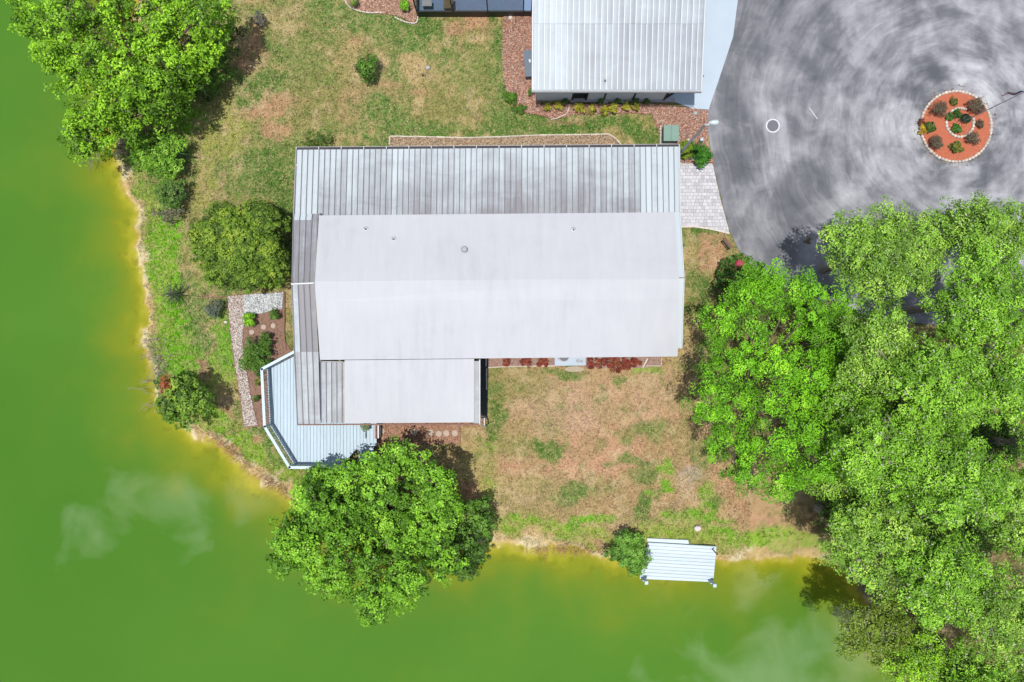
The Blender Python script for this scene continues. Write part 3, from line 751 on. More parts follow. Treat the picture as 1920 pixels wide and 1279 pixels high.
# membrane sheets over the main roof
def slab3(name, pts, th, m, parent): mb = MB(); mb.prism(pts, 0, th); return mb.build(name, M[m], parent)
zr2 = 3.92
def yz(px_, py_):
    t = (py_ - 402) / (527 - 402) if py_ < 527 else (672 - py_) / (672 - 527)
    return 3.1 + (zr2 - 3.1) * max(-.05, t)
def mem(name, x0a, x1a, ya0, ya1, x0b, x1b, yb0, yb1, lift=0.0):
    q = [P(x0a, ya0, yz(0, ya0) + lift), P(x1a, ya1, yz(0, ya1) + lift), P(x1b, yb1, yz(0, yb1) + lift), P(x0b, yb0, yz(0, yb0) + lift)]
    slab3(name, q, .09, 'membrane', home)
mem("roof_sheet", 598, 1265, 404, 398, 590.3, 1273.5, 529, 523)
mem("roof_sheet", 590, 1273.5, 527.5, 521.5, 592.5, 1272.5, 565, 561, .005)
mem("roof_sheet", 592.5, 1272.5, 564.5, 560.5, 600, 1270.5, 675, 668.5)
# east edge metal strip and gable trim
for (a, b, za, zb) in (((1266, 398), (1273, 520), 3.05, 3.82), ((1273, 522), (1271, 653), 3.82, 3.12)):
    q = [P(a[0] - 2, a[1], za), P(a[0] + (9 if a[1] < 500 else 9.5), a[1], za), P(b[0] + (9.5 if a[1] < 500 else 7.5), b[1], zb), P(b[0] - 2, b[1], zb)]
    ep = slab3("edge_panel", q, .05, 'pan', home); ep.color = (1, 1, 1, .12)
    mb = MB(); e1, e2 = q[1], q[2]
    mb.tube([(e1[0], e1[1], e1[2] + .01), (e2[0], e2[1], e2[2] + .01)], .035, 6); mb.build("edge_trim", M['metalw'], home)
mb = MB(); e1, e2 = P(1274, 274, 2.64), P(1275.5, 398, 3.05); mb.tube([e1, e2], .035, 6); mb.build("edge_trim", M['metalw'], home)
mb = MB(); mb.tube([W0a, W1a, W2a], .03, 6); mb.build("edge_trim", M['steel'], home)
mb = MB(); mb.tube([W2a, W3a, W4a], .03, 6); mb.build("edge_trim", M['steel'], home)
# south wing
S_tl, S_tr, S_bl, S_br = P(601, 679, 2.98), P(641, 679, 2.98), P(602, 793, 2.5), P(641, 793, 2.5)
pan_strip(home, S_tl, S_tr, S_bl, S_br, 4, 'pan', 'panrib', grime=(.35, .1))
pan_strip(home, P(641, 679, 2.98), P(647, 679, 2.98), P(641, 793, 2.5), P(647, 793, 2.5), 1, 'pan', 'panrib', grime=(.2, .2), tint=(1.08, 1.0, .86))
slab3("roof_sheet", [P(646, 675.5, 3.08), P(889, 673, 3.08), P(889, 792, 2.6), P(646, 794, 2.6)], .1, 'membrane', home)
pan_strip(home, P(888, 677, 3.0), P(899, 677, 3.0), P(887.5, 794, 2.52), P(899, 794, 2.52), 1, 'pan', 'panrib', grime=(.6, .4), tint=(.98, .97, .94))
mb = MB(); mb.tube([P(899.6, 674, 3.05), P(899.6, 796, 2.55)], .035, 6); mb.build("edge_trim", M['metalw'], home)
for (a, b) in (((557.5, 796.5), (578, 796.5)), ((578, 796.5), (609, 796.5)), ((609, 796.5), (648, 796)), ((648, 796), (780, 796)), ((780, 796), (900, 796))):
    mb = MB(); A, B = P(a[0], a[1], 2.5), P(b[0], b[1], 2.5)
    mb.box((A[0] + B[0]) / 2, (A[1] + B[1]) / 2, 2.45, B[0] - A[0] - .01, .06, .14); mb.build("gutter", M['rust'], home)
mb = MB(); mb.tube([P(601, 678, 3.06), P(644, 678.5, 3.06)], .03, 6); mb.build("flashing", M['steel'], home)
mb = MB(); mb.tube([P(900, 795, 2.5), P(911, 801, 1.2), P(910, 798, .1)], .035, 6); mb.build("downpipe", M['metalw'], home)
# north gutter with its brackets
gm = mat_plain("gutter_inside", C(58, 56, 62), .7, .3, 6)
G0, G1_ = P(556, 278.8, 2.55), P(1273, 273.2, 2.55)
mb = MB(); cxg = ((G0[0] + G1_[0]) / 2, (G0[1] + G1_[1]) / 2); Lg = sqrt((G1_[0] - G0[0]) ** 2 + (G1_[1] - G0[1]) ** 2); ang = atan2(G1_[1] - G0[1], G1_[0] - G0[0])
mb.box(cxg[0], cxg[1], 2.50, Lg, .11, .02, ang); mb.build("gutter_floor", gm, home)
mb = MB(); mb.box(cxg[0] - sin(ang) * .07, cxg[1] + cos(ang) * .07, 2.55, Lg, .028, .12, ang); mb.build("gutter", M['steel'], home)
for k in range(18):
    p = lerp(G0, G1_, k / 17); mb = MB(); mb.box(p[0], p[1] + .01, 2.60, .035, .15, .03, ang); mb.build("gutter_bracket", M['metalw'], home)
# vents
for (x, y, r) in ((686, 430, .055), (738, 449, .055), (1075, 431, .055)):
    p = P(x, y, yz(0, y)); rt = MB(); rt.cyl(p[0], p[1], p[2] - .02, p[2] + .02, .15, 20, .10)
    v = rt.build("vent_boot", M['metalw'], home, True)
    mb = MB(); mb.cyl(p[0], p[1], p[2] + .005, p[2] + .16, r, 14); mb.build("vent_pipe", M['ironlid'], v)
p = P(871, 468, yz(0, 468)); mb = MB(); mb.cyl(p[0], p[1], p[2] - .02, p[2] + .12, .15, 24); mb.cyl(p[0], p[1], p[2] + .12, p[2] + .17, .17, 24, .12); mb.build("roof_vent", mat_plain("grey_vent", C(160, 164, 172), .5, .1, 9), home)
for (x, y, z) in ((601, 402, 3.1), (601.5, 677, 3.1)):
    p = P(x, y, z); mb = MB(); mb.cyl(p[0], p[1], p[2], p[2] + .05, .06, 10); mb.build("drain_cap", M['blacktrim'], home)

# walls of the home
def wall(root, x0, y0, x1, y1, z0, z1, m='siding', th=.12, name="wall"):
    L_ = sqrt((x1 - x0) ** 2 + (y1 - y0) ** 2); mb = MB()
    a = atan2(y1 - y0, x1 - x0)
    mb.box((x0 + x1) / 2, (y0 + y1) / 2, (z0 + z1) / 2, L_, th, z1 - z0, a)
    w = mb.build(name, M[m], root); return w
def windowp(root, x, y, z, w, h, rz):
    mb = MB(); mb.box(x, y, z, w + .12, .14, h + .12, rz); f = mb.build("window", M['metalw'], root)
    mb = MB(); mb.box(x, y, z, w, .16, h, rz); mb.build("pane", M['window'], f)
hx0, hx1, hy0, hy1 = -10.4, 8.85, -.65, 6.85
wall(home, hx0, hy1, hx1, hy1, .25, 2.85); wall(home, hx0, hy0, hx1, hy0, .25, 2.85)
for sx in (hx0, hx1):
    mb = MB(); th = .12; yy = (hy0 + hy1) / 2
    mb.add([(sx - .06, hy0, .25), (sx - .06, hy1, .25), (sx - .06, hy1, 2.85), (sx - .06, yy, 3.55), (sx - .06, hy0, 2.85),
            (sx + .06, hy0, .25), (sx + .06, hy1, .25), (sx + .06, hy1, 2.85), (sx + .06, yy, 3.55), (sx + .06, hy0, 2.85)],
           [(4, 3, 2, 1, 0), (5, 6, 7, 8, 9), (0, 1, 6, 5), (1, 2, 7, 6), (2, 3, 8, 7), (3, 4, 9, 8), (4, 0, 5, 9)])
    mb.build("gable_wall", M['siding'], home)
mb = MB(); mb.box((hx0 + hx1) / 2, (hy0 + hy1) / 2, .06, hx1 - hx0 - .1, hy1 - hy0 - .1, .38); mb.build("skirting", M['slabgrey'], home)
for x in (-8, -3.5, .8, 5.2): windowp(home, x, hy1 + .02, 1.8, 1.1, 1.1, 0)
for x in (.6, 3.2, 7.2): windowp(home, x, hy0 - .02, 1.8, 1.1, 1.1, 0)
for y in (1.2, 4.8): windowp(home, hx1 + .02, y, 1.8, 1.1, 1.1, pi / 2); windowp(home, hx0 - .02, y, 1.8, 1.1, 1.1, pi / 2)
mb = MB(); mb.box(hx0 - .03, 3.0, 1.3, .12, .95, 2.0); d = mb.build("door", M['metalw'], home); mb = MB(); mb.box(hx0 - .12, 2.65, 1.25, .06, .05, .12); mb.build("handle", M['steel'], d)
# north carport posts and porch posts
for k in range(8):
    p = lerp(NBL, NBR, k / 7 * .98 + .01); mb = MB(); mb.box(p[0], p[1] - .35, 1.28, .09, .09, 2.56); mb.build("post", M['metalw'], home)
for y in (9.6, 6.5, 3.3, .4): mb = MB(); mb.box(-11.75, y, 1.4, .09, .09, 2.7); mb.build("post", M['metalw'], home)
mb = MB(); mb.box(-1.0 - .25, 8.8, .02, 20.2, 3.6, .08); mb.build("carport_floor", M['slabgrey'], home)
# south wing walls (screen room)
sx0, sx1, sy1 = -7.6, -2.15, -4.15
wall(home, sx0, hy0, sx0, sy1, .1, 2.55, 'siding'); wall(home, sx0, sy1, sx1, sy1, .1, .9, 'siding'); wall(home, sx1, sy1, sx1, hy0, .1, .75, 'darkwall')
for y in (sy1 + .1, -3.1, -2.05, -.95):
    mb = MB(); mb.box(sx1, y, 1.6, .08, .08, 2.1); mb.build("post", M['blacktrim'], home)
for y in (-3.6, -2.55, -1.5):
    mb = MB(); mb.box(sx1, y, 1.65, .02, .95, 1.75); mb.build("screen", M['screen'], home)
for x in (-6.3, -4.9, -3.5): mb = MB(); mb.box(x, sy1, 1.65, .08, .08, 1.6); mb.build("post", M['blacktrim'], home)
for x in (-6.95, -5.6, -4.2, -2.85): mb = MB(); mb.box(x, sy1, 1.65, 1.25, .02, 1.5); mb.build("screen", M['screen'], home)
mb = MB(); mb.box((sx0 + sx1) / 2, (hy0 + sy1) / 2, .07, sx1 - sx0, abs(sy1 - hy0), .16); mb.build("porch_floor", M['slabgrey'], home)
# strip coloured dark as the eave's shade, with white kerb, along the porch's east wall
q = [P2(902, 668), P2(914, 668), P2(913, 786), P2(902, 786)]
mb = MB(); mb.prism(q, .05, -.05); mb.build("eave_shade_strip", M['darkwall'], home)
for (a, b, w_) in (((911.5, 672), (911.5, 687), .07), ((912.5, 690), (912.5, 731), .07), ((908.5, 783), (908.5, 799), .06)):
    A, B = P2(*a), P2(*b); mb = MB(); mb.box(A[0], (A[1] + B[1]) / 2, .07, w_, abs(A[1] - B[1]), .14); mb.build("kerb", M['stonewhite'], home)

# neighbouring building
nb = empty("neighbour_building", P(1160, 60), "large ribbed metal-roofed carport building at the top of the picture", "building")
nTL, nTR = P(999, -40, 3.6), P(1313, -40, 3.6)
nML, nMR = P(999, 45, 3.3), P(1313, 45, 3.3)
nBL, nBR = P(998.5, 169, 2.85), P(1314, 169, 2.85)
nTL = (nBL[0], nTL[1], 3.75); nTR = (nBR[0], nTR[1], 3.75)
nML = (nBL[0], nML[1], 3.31); nMR = (nBR[0], nMR[1], 3.31)
pan_strip(nb, nML, nMR, nBL, nBR, 30, 'pan2', 'panrib2', grime=(.1, .15), ribw=.05, dirt=lambda t: -.12 + .3 * min(1, t * 2.2) + random.uniform(-.1, .1))
pan_strip(nb, nTL, nTR, nML, nMR, 30, 'pan2', 'panrib2', grime=(.1, 0), ribw=.05, lift=.02, dirt=lambda t: -.12 + .25 * min(1, t * 2.2) + random.uniform(-.1, .1))
nFL, nFR = (nBL[0], nTL[1] + 8, 2.9), (nBR[0], nTL[1] + 8, 2.9)
pan_strip(nb, nFL, nFR, nTL, nTR, 30, 'pan2', 'panrib2', ribw=.05)
mb = MB(); mb.box((nBL[0] + nBR[0]) / 2, nBL[1] - .05, 2.80, nBR[0] - nBL[0] + .1, .05, .12); mb.build("gutter", M['metalw'], nb)
mb = MB(); mb.box((nBL[0] + nBR[0]) / 2, nBL[1] - .115, 2.78, nBR[0] - nBL[0] + .1, .02, .1); mb.build("gutter_lip", M['steel'], nb)
for sx in (nBL[0], nBR[0] + .03):
    mb = MB(); mb.tube([(sx, nBL[1], 2.86), (sx, nTL[1], 3.76)], .05, 6); mb.build("edge_trim", M['metalw'], nb)
p = P(1134.5, 152, 2.95); mb = MB(); mb.cyl(p[0], p[1], p[2], p[2] + .12, .05, 12); mb.build("vent_pipe", M['ironlid'], nb)
yb = P2(0, 187)[1]; xw = [P2(x, 187)[0] for x in (1006, 1072, 1098, 1131, 1185, 1243)]
wall(nb, xw[0], yb, xw[1], yb, 0, 2.8, 'siding'); wall(nb, xw[0], yb, xw[0], yb + 13, 0, 2.8, 'siding')
mb = MB(); mb.box((xw[1] + xw[2]) / 2, yb + .1, 1.1, xw[2] - xw[1], .1, 2.2); mb.build("door", M['darkwall'], nb)
for a, b in ((2, 3), (3, 4), (4, 5)): wall(nb, xw[a] + .04, yb, xw[b] - .04, yb, .12, 2.7, 'padblue' if False else 'siding')
for x in xw[1:]:
    mb = MB(); mb.box(x, yb - .02, 1.4, .09, .16, 2.8); mb.build("post", M['blacktrim'], nb)
mb = MB(); mb.tube([(xw[5], yb, .1), (xw[5] + .9, yb + .75, 2.7)], .06, 6); mb.build("brace", M['blacktrim'], nb)
mb = MB(); mb.tube([(xw[5], yb, .1), (xw[5] + 1.6, yb + .35, 2.7)], .06, 6); mb.build("brace", M['blacktrim'], nb)
mb = MB(); mb.box((xw[1] + P2(1265, 0)[0]) / 2, yb - .08, .08, P2(1265, 0)[0] - xw[1], .2, .2); mb.build("sill_beam", M['slabgrey'], nb)
mb = MB(); mb.box((xw[0] + xw[5]) / 2, yb + 3, .03, xw[5] - xw[0], 6, .1); mb.build("floor", M['concrete'], nb)
for x in (xw[1] + .25, xw[3] + .1, xw[4] - .5): 
    p = (x, yb - .2, .12); mb = MB(); mb.box(p[0], p[1], .12, .3, .15, .2, random.uniform(-.4, .4)); mb.build("foundation_block", M['slabgrey'], nb)

# screened porch at the top edge
lan = empty("screened_porch", P(885, 0), "dark framed screened porch with blue grey floor at the top edge", "porch")
lx0, lx1 = P2(784, 30)[0], P2(997, 30)[0]; ly = P2(0, 31)[1]
mb = MB(); mb.box((lx0 + lx1) / 2, ly + 3.5, .04, lx1 - lx0, 7, .1); mb.build("floor", mat_plain("blue_porch_floor", C(120, 150, 190), .6, .06, 1.5), lan)
mb = MB(); mb.box((lx0 + lx1) / 2, ly, .33, lx1 - lx0, .06, .66); mb.build("kick_plate", M['blacktrim'], lan)
mb = MB(); mb.box(lx0, ly + 3.5, .33, .06, 7, .66); mb.build("kick_plate", M['blacktrim'], lan)
mb = MB(); mb.box((lx0 + lx1) / 2, ly, 2.45, lx1 - lx0, .08, .1); mb.build("top_beam", M['blacktrim'], lan)
for x in (784, 850, 915, 981, 996):
    mb = MB(); mb.box(P2(x, 31)[0], ly, 1.2, .07, .07, 2.5); mb.build("post", M['blacktrim'], lan)
for a, b in ((784, 850), (850, 915), (915, 981)):
    xa, xb = P2(a, 31)[0], P2(b, 31)[0]; mb = MB(); mb.box((xa + xb) / 2, ly, 1.5, xb - xa - .08, .015, 1.75); mb.build("screen", M['screen'], lan)
mb = MB(); mb.box(lx1 + .04, ly + 1.0, 1.3, .1, 2.2, 2.6); mb.build("wall", M['siding'], lan)
fu = empty("patio_table", P(805, 10), "low table with pale top inside the screened porch", "table")
mb = MB(); mb.box(P2(803, 0)[0], P2(0, 14)[1], .55, .55, .4, .05); mb.build("tabletop", M['slabgrey'], fu)
for dx in (-.22, .22):
    for dy in (-.15, .15): mb = MB(); mb.box(P2(803, 0)[0] + dx, P2(0, 14)[1] + dy, .31, .04, .04, .46); mb.build("leg", M['blacktrim'], fu)
ch = empty("patio_chair", P(843, 12), "dark wicker chair inside the screened porch", "chair")
cx_, cy_ = P2(842, 14); chm = mat_plain("wicker", C(120, 105, 80), .8, .3, 15)
mb = MB(); mb.box(cx_, cy_, .42, .55, .55, .08); mb.build("seat", chm, ch); mb = MB(); mb.box(cx_ + .26, cy_, .7, .06, .55, .55); mb.build("backrest", chm, ch)
for dx in (-.23, .23):
    for dy in (-.23, .23): mb = MB(); mb.box(cx_ + dx, cy_ + dy, .23, .05, .05, .3); mb.build("leg", chm, ch)

# ------------------------------------------------------------ deck
deck = empty("deck", P(580, 780), "light blue painted wooden deck with angled railing beside the lake", "deck")
DZ = .9
rail_px = [(551, 660), (490.5, 692), (496, 800), (542.5, 876.5), (600, 877), (650, 876)]
RT = [P(x, y, 1.92) for x, y in rail_px]
DP = [(p[0], p[1]) for p in RT]
DP = [(DP[0][0] + .25, DP[0][1] - .0)] + DP[1:5] + [P2(645, 868, DZ), P2(672, 838, DZ), P2(706, 836, DZ), P2(706, 700, DZ), P2(600, 690, DZ), (P2(600, 655, DZ)[0], DP[0][1])]
def planks(root, poly, ang, w, gap, zt, th, m, name):
    ca, sa = cos(-ang), sin(-ang)
    R = [(p[0] * ca - p[1] * sa, p[0] * sa + p[1] * ca) for p in poly]
    y0 = min(p[1] for p in R); y1 = max(p[1] for p in R); y = y0
    while y < y1:
        q = clip_box(R, -99, y, 99, min(y + w - gap, y1))
        if len(q) >= 3 and parea(q) > .003:
            q = [(p[0] * ca + p[1] * sa, -p[0] * sa + p[1] * ca) for p in q]
            mb = MB(); mb.prism(q, zt + random.uniform(-.003, .003), zt - th); o = mb.build(name, M[m], root)
            k = random.uniform(.93, 1.02); o.color = (k, k, k, 1)
        y += w
planks(deck, DP, pi / 2, .19, .016, DZ, .04, 'deck', "deck_board")
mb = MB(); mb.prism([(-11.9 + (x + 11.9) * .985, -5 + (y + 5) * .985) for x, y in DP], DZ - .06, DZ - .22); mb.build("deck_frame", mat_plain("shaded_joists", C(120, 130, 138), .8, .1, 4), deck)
for i in range(len(RT) - 1):
    a, b = Vector(RT[i]), Vector(RT[i + 1]); d = b - a; L_ = d.length; ang = atan2(d.y, d.x)
    mb = MB(); mb.box((a.x + b.x) / 2, (a.y + b.y) / 2, 1.90, L_ + .1, .15, .045, ang); mb.build("handrail", M['rail'], deck)
    mb = MB(); mb.box((a.x + b.x) / 2, (a.y + b.y) / 2, 1.80, L_ - .1, .04, .09, ang); mb.build("top_rail", M['rail'], deck)
    mb = MB(); mb.box((a.x + b.x) / 2, (a.y + b.y) / 2, DZ + .10, L_ - .1, .04, .07, ang); mb.build("bottom_rail", M['rail'], deck)
    n = int(L_ / .135); bal = MB(); bal.box(0, 0, 0, .035, .035, .8); bm_ = bal.mesh("baluster", M['rail'])
    for k in range(1, n):
        p = a + d * (k / n); link("baluster", bm_, deck, (p.x, p.y, 1.42), ang)
for p in RT:
    mb = MB(); mb.box(p[0], p[1], .93, .1, .1, 1.9); mb.build("post", M['rail'], deck)
# steps down to the stones
for k in range(4):
    a = P2(676 + k * 0, 838 + k * 6.5); mb = MB(); mb.box(P2(690, 0)[0], P2(0, 834)[1] - .12 - k * .24, .72 - k * .18, .95, .2, .04); mb.build("step", M['deck'], deck)
mb = MB(); mb.box(P2(704.5, 0, .9)[0], P2(0, 810, .9)[1], .5, .10, .75, .95); mb.build("side_wall", M['terracotta'] if False else mat_plain("pink_brick", C(190, 140, 128), .8, .2, 12), deck)
mb = MB(); mb.box(P2(708.5, 0, .9)[0], P2(0, 810, .9)[1], .42, .06, .75, .82); mb.build("side_post", M['metalw'], deck)

# ------------------------------------------------------------ dock
dock = empty("dock", P(1270, 1055), "small white plank dock at the water's edge", "dock")
KZ = .12
DK_ = [P2(1216, 1018, KZ), P2(1343, 1025.5, KZ), P2(1337, 1091, KZ), P2(1200, 1085, KZ)]
planks(dock, DK_, atan2(DK_[1][1] - DK_[0][1], DK_[1][0] - DK_[0][0]), .196, .014, KZ, .05, 'dock', "plank")
ST = [P2(1214, 1009.5, KZ), P2(1291, 1013, KZ), P2(1292, 1020.5, KZ), P2(1214, 1016, KZ)]
planks(dock, ST, atan2(ST[1][1] - ST[0][1], ST[1][0] - ST[0][0]), .22, .01, KZ - .05, .05, 'dock', "step_plank")
for (a, b) in ((0, 1), (1, 2), (2, 3), (3, 0)):
    A, B = Vector(DK_[a]), Vector(DK_[b]); d = B - A; mb = MB()
    mb.box((A.x + B.x) / 2, (A.y + B.y) / 2, KZ - .10, d.length + .02, .04, .16, atan2(d.y, d.x)); mb.build("fascia_board", M['rail'], dock)
for (x, y, h) in ((1206, 1082, .95), (1331, 1087, .95)):
    p = P2(x, y); mb = MB(); mb.box(p[0], p[1], h / 2 - .4, .13, .13, h + .8); mb.build("post", M['rail'], dock)
    mb = MB(); mb.box(p[0], p[1], h + .02, .19, .19, .04); mb.build("post_cap", M['rail'], dock)
    mb = MB(); mb.box(p[0] - .12, p[1] + .02, .45, .10, .05, .5); mb.build("cleat_board", M['rail'], dock)
p = P2(1334, 1028); mb = MB(); mb.box(p[0], p[1], .45, .05, .05, 1.5); mb.build("mooring_pole", M['blacktrim'], dock)
for (x, y) in ((1222, 1030), (1335, 1032), (1270, 1060)):
    p = P2(x, y); mb = MB(); mb.box(p[0], p[1], -.5, .12, .12, 1.1); mb.build("pile", M['wood'], dock)

# ------------------------------------------------------------ foliage
def leaf_arrays(Pc, N, size, aspect, rng):
    n = len(Pc)
    N = N / np.linalg.norm(N, axis=1, keepdims=True)
    t = rng.normal(size=(n, 3)); t -= (t * N).sum(1, keepdims=True) * N; t /= np.linalg.norm(t, axis=1, keepdims=True)
    b = np.cross(N, t)
    s = (size * rng.uniform(.7, 1.3, n))[:, None]
    V = np.stack([Pc - t * s * .5, Pc + b * s * aspect * .5 + N * s * .08, Pc + t * s * .5 - N * s * .06, Pc - b * s * aspect * .5 + N * s * .08], 1)
    return V.reshape(-1, 3)
def foliage(lobes, leaf=.16, aspect=.6, pal=None, clump=.42, per=34, dens=1.0, seed=1, jit=.55, low=-.55, fill=.35, accent=None, rnd=.7):
    rng = np.random.default_rng(seed); Pc = []; Nn = []; Cc = []
    pal = np.array(pal)
    for (cx, cy, cz, rx, ry, rz) in lobes:
        area = 2 * pi * rx * ry * 1.15; nc = max(3, int(dens * area / (clump * clump * 1.5)))
        lobe_t = rng.uniform(0, 1)
        d = rng.normal(size=(nc * 3, 3)); d /= np.linalg.norm(d, axis=1, keepdims=True); d = d[d[:, 2] > low][:nc]; nc = len(d)
        rr = rng.uniform(.62, 1.10, (nc, 1)); inner = rng.uniform(size=nc) < fill; rr[inner] *= rng.uniform(.35, .85, (inner.sum(), 1))
        cc = np.array([cx, cy, cz]) + d * rr * np.array([rx, ry, rz])
        cs = clump * rng.uniform(.5, 1.15, nc)
        idx = np.repeat(np.arange(nc), per); n = len(idx)
        q = rng.normal(size=(n, 3)); q /= np.linalg.norm(q, axis=1, keepdims=True); q[:, 2] = np.where(rng.uniform(size=n) < .75, np.abs(q[:, 2]), q[:, 2])
        pos = cc[idx] + q * (cs[idx] * rng.uniform(.3, 1.0, n) ** .6)[:, None] * np.array([1, 1, .62])
        nm = d[idx] * .35 + q * rnd + np.array([0, 0, .8]) + rng.normal(size=(n, 3)) * jit
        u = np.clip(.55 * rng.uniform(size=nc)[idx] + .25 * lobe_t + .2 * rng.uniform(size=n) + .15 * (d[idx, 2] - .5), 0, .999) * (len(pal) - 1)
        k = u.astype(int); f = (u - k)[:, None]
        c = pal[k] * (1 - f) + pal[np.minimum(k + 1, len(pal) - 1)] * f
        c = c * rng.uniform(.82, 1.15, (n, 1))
        if accent is not None:
            am = rng.uniform(size=n) < accent[1]; c[am] = np.array(accent[0])
        Pc.append(pos); Nn.append(nm); Cc.append(c)
    Pc = np.concatenate(Pc); Nn = np.concatenate(Nn); Cc = np.concatenate(Cc)
    keep = Pc[:, 2] > .02
    Pc, Nn, Cc = Pc[keep], Nn[keep], Cc[keep]
    V = leaf_arrays(Pc, Nn, leaf, aspect, rng)
    return V, np.arange(len(V)).reshape(-1, 4), np.repeat(Cc, 4, 0)
def L3(px, py, rpx, z, rz=None, ry=None):
    x, y, z = P(px, py, z); s = (ALT - z) / ALT / PPM
    return (x, y, z, rpx * s, (ry or rpx) * s, rz if rz else rpx * s * .95)
def auto_lobes(px, py, rx, ry, z0, h, n, lr, seed, rot=0.0):
    rg = random.Random(seed); out = []
    for k in range(n):
        d = sqrt((k + .5) / n) * (1 - lr / max(rx, ry) * .55); a = k * 2.39996 + rg.uniform(-.35, .35) + rot
        z = z0 + h * (1 - d * d) + rg.uniform(-.35, .5) * h * .45
        out.append(L3(px + cos(a) * d * rx, py + sin(a) * d * ry, lr * rg.uniform(.75, 1.25), max(.4, z)))
    return out
LEAFCOUNT = 0
def tree(name, lobes, base, label, cat="tree", group=None, trunk_r=.2, pal=None, twigs=10, seed=1, bark='bark', crown_name='crown', trunk_name='trunk', extra=None, **kw):
    global LEAFCOUNT
    bx, by = base; root = empty(name, (bx, by, -.1), label, cat, group)
    V, F, Cc = foliage(lobes, pal=pal, seed=seed, **kw); LEAFCOUNT += len(F)
    link(crown_name, mesh_np(crown_name, V, F, Cc, M['leaf']), root)
    rg = random.Random(seed); mb = MB()
    top = sum(l[2] for l in lobes) / len(lobes)
    mx = sum(l[0] for l in lobes) / len(lobes); my = sum(l[1] for l in lobes) / len(lobes)
    fork = (bx * .6 + mx * .4, by * .6 + my * .4, top * .45)
    mb.tube([(bx, by, -.35), (bx * .8 + fork[0] * .2, by * .8 + fork[1] * .2, fork[2] * .4), fork], [trunk_r * 1.3, trunk_r, trunk_r * .8], 8)
    for li, l in enumerate(lobes):
        if name == 'oak_tree' and li % 3: continue
        mid = (fork[0] * .45 + l[0] * .55 + rg.uniform(-.2, .2), fork[1] * .45 + l[1] * .55 + rg.uniform(-.2, .2), fork[2] * .5 + l[2] * .5)
        mb.tube([fork, mid, (l[0], l[1], l[2] + l[5] * .1)], [trunk_r * .34, trunk_r * .2, trunk_r * .11], 5)
        for k in range(twigs):
            a = rg.uniform(0, 2 * pi); e = rg.uniform(.1, 1.0); r_ = rg.uniform(.75, 1.02)
            p = (l[0] + cos(a) * l[3] * r_ * cos(e), l[1] + sin(a) * l[4] * r_ * cos(e), l[2] + l[5] * r_ * sin(e))
            s_ = (l[0] + rg.uniform(-.2, .2) * l[3], l[1] + rg.uniform(-.2, .2) * l[4], l[2])
            m_ = tuple((u + v) / 2 + rg.uniform(-.12, .12) for u, v in zip(s_, p))
            mb.tube([s_, m_, p], [trunk_r * .13 + .008, trunk_r * .08 + .006, .006], 3)
    mb.build(trunk_name, M[bark], root)
    return root

YG = LF([C(62, 108, 22), C(98, 156, 34), C(128, 192, 44), C(160, 222, 62)])          # fresh yellow-green
MG_ = LF([C(52, 96, 26), C(86, 144, 40), C(112, 178, 48), C(146, 208, 70)])          # mid green
OG = LF([C(52, 78, 22), C(84, 116, 34), C(112, 146, 44), C(162, 180, 66)])           # olive
FG = LF([C(58, 108, 28), C(98, 158, 40), C(124, 190, 52), C(158, 216, 84)], 1.68, 1.24)          # forest bright
FP = LF([C(72, 112, 40), C(110, 158, 52), C(134, 188, 66), C(182, 220, 96)], 1.62, 1.12)        # forest pale
DG = LF([C(60, 100, 32), C(72, 116, 38), C(94, 146, 48), C(122, 174, 66)], 1.3, 1.15)            # dark

def outline_lobes(pts, z, r, seed, zj=.8):
    rg = random.Random(seed)
    return [L3(x + rg.uniform(-4, 4), y + rg.uniform(-4, 4), r * rg.uniform(.8, 1.2), z + rg.uniform(-zj, zj)) for x, y in pts]

# big tree at the top left
lb = outline_lobes([(75, 45), (120, 20), (110, 95), (140, 150), (140, 215), (150, 255), (195, 245), (190, 185), (180, 110), (170, 50), (230, 30), (235, 95), (240, 150), (235, 205),
                    (290, 60), (290, 120), (285, 175), (345, 40), (345, 100), (330, 150), (210, -20), (300, -10), (130, -30), (380, 20), (60, -10)], 3.7, 40, 3, .9)
lb = [(a, b, c - (.7 if b < 13.2 else 0), d, e, f) for a, b, c, d, e, f in lb]
lb += [L3(395, 70, 34, 3.2), L3(385, 110, 28, 2.6), L3(330, 185, 26, 2.2), L3(300, 215, 28, 2.0), L3(415, 25, 32, 3.0), L3(360, 145, 26, 2.6)]
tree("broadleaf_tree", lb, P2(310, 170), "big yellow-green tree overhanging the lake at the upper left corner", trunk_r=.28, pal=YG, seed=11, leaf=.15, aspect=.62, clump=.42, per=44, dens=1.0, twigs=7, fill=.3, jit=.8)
shrubl = [L3(395, 130, 26, 1.0), L3(372, 168, 24, .9), L3(420, 95, 22, 1.0), L3(345, 190, 22, .8), L3(425, 140, 12, .6), L3(400, 165, 14, .5), L3(432, 60, 18, 1.0), L3(380, 110, 30, 1.2)]
tree("understorey_bush", shrubl, P2(390, 130), "dark leafy growth in the shade at the right foot of the corner tree", "bush", trunk_r=.06, pal=DG, seed=31, leaf=.16, clump=.34, per=22, dens=.9, twigs=3, crown_name='foliage', trunk_name='stem')
# round orange-like tree
lb = auto_lobes(455, 459, 88, 80, 1.3, 1.1, 34, 28, 5)
tree("round_tree", lb, P2(470, 465), "round olive-green tree between the lake bank and the west awning", trunk_r=.13, pal=LF([C(50, 78, 24), C(78, 112, 34), C(100, 138, 42), C(140, 166, 58)], 1.9, 1.15), seed=12, leaf=.12, aspect=.5, clump=.25, per=40, dens=1.6, twigs=3)
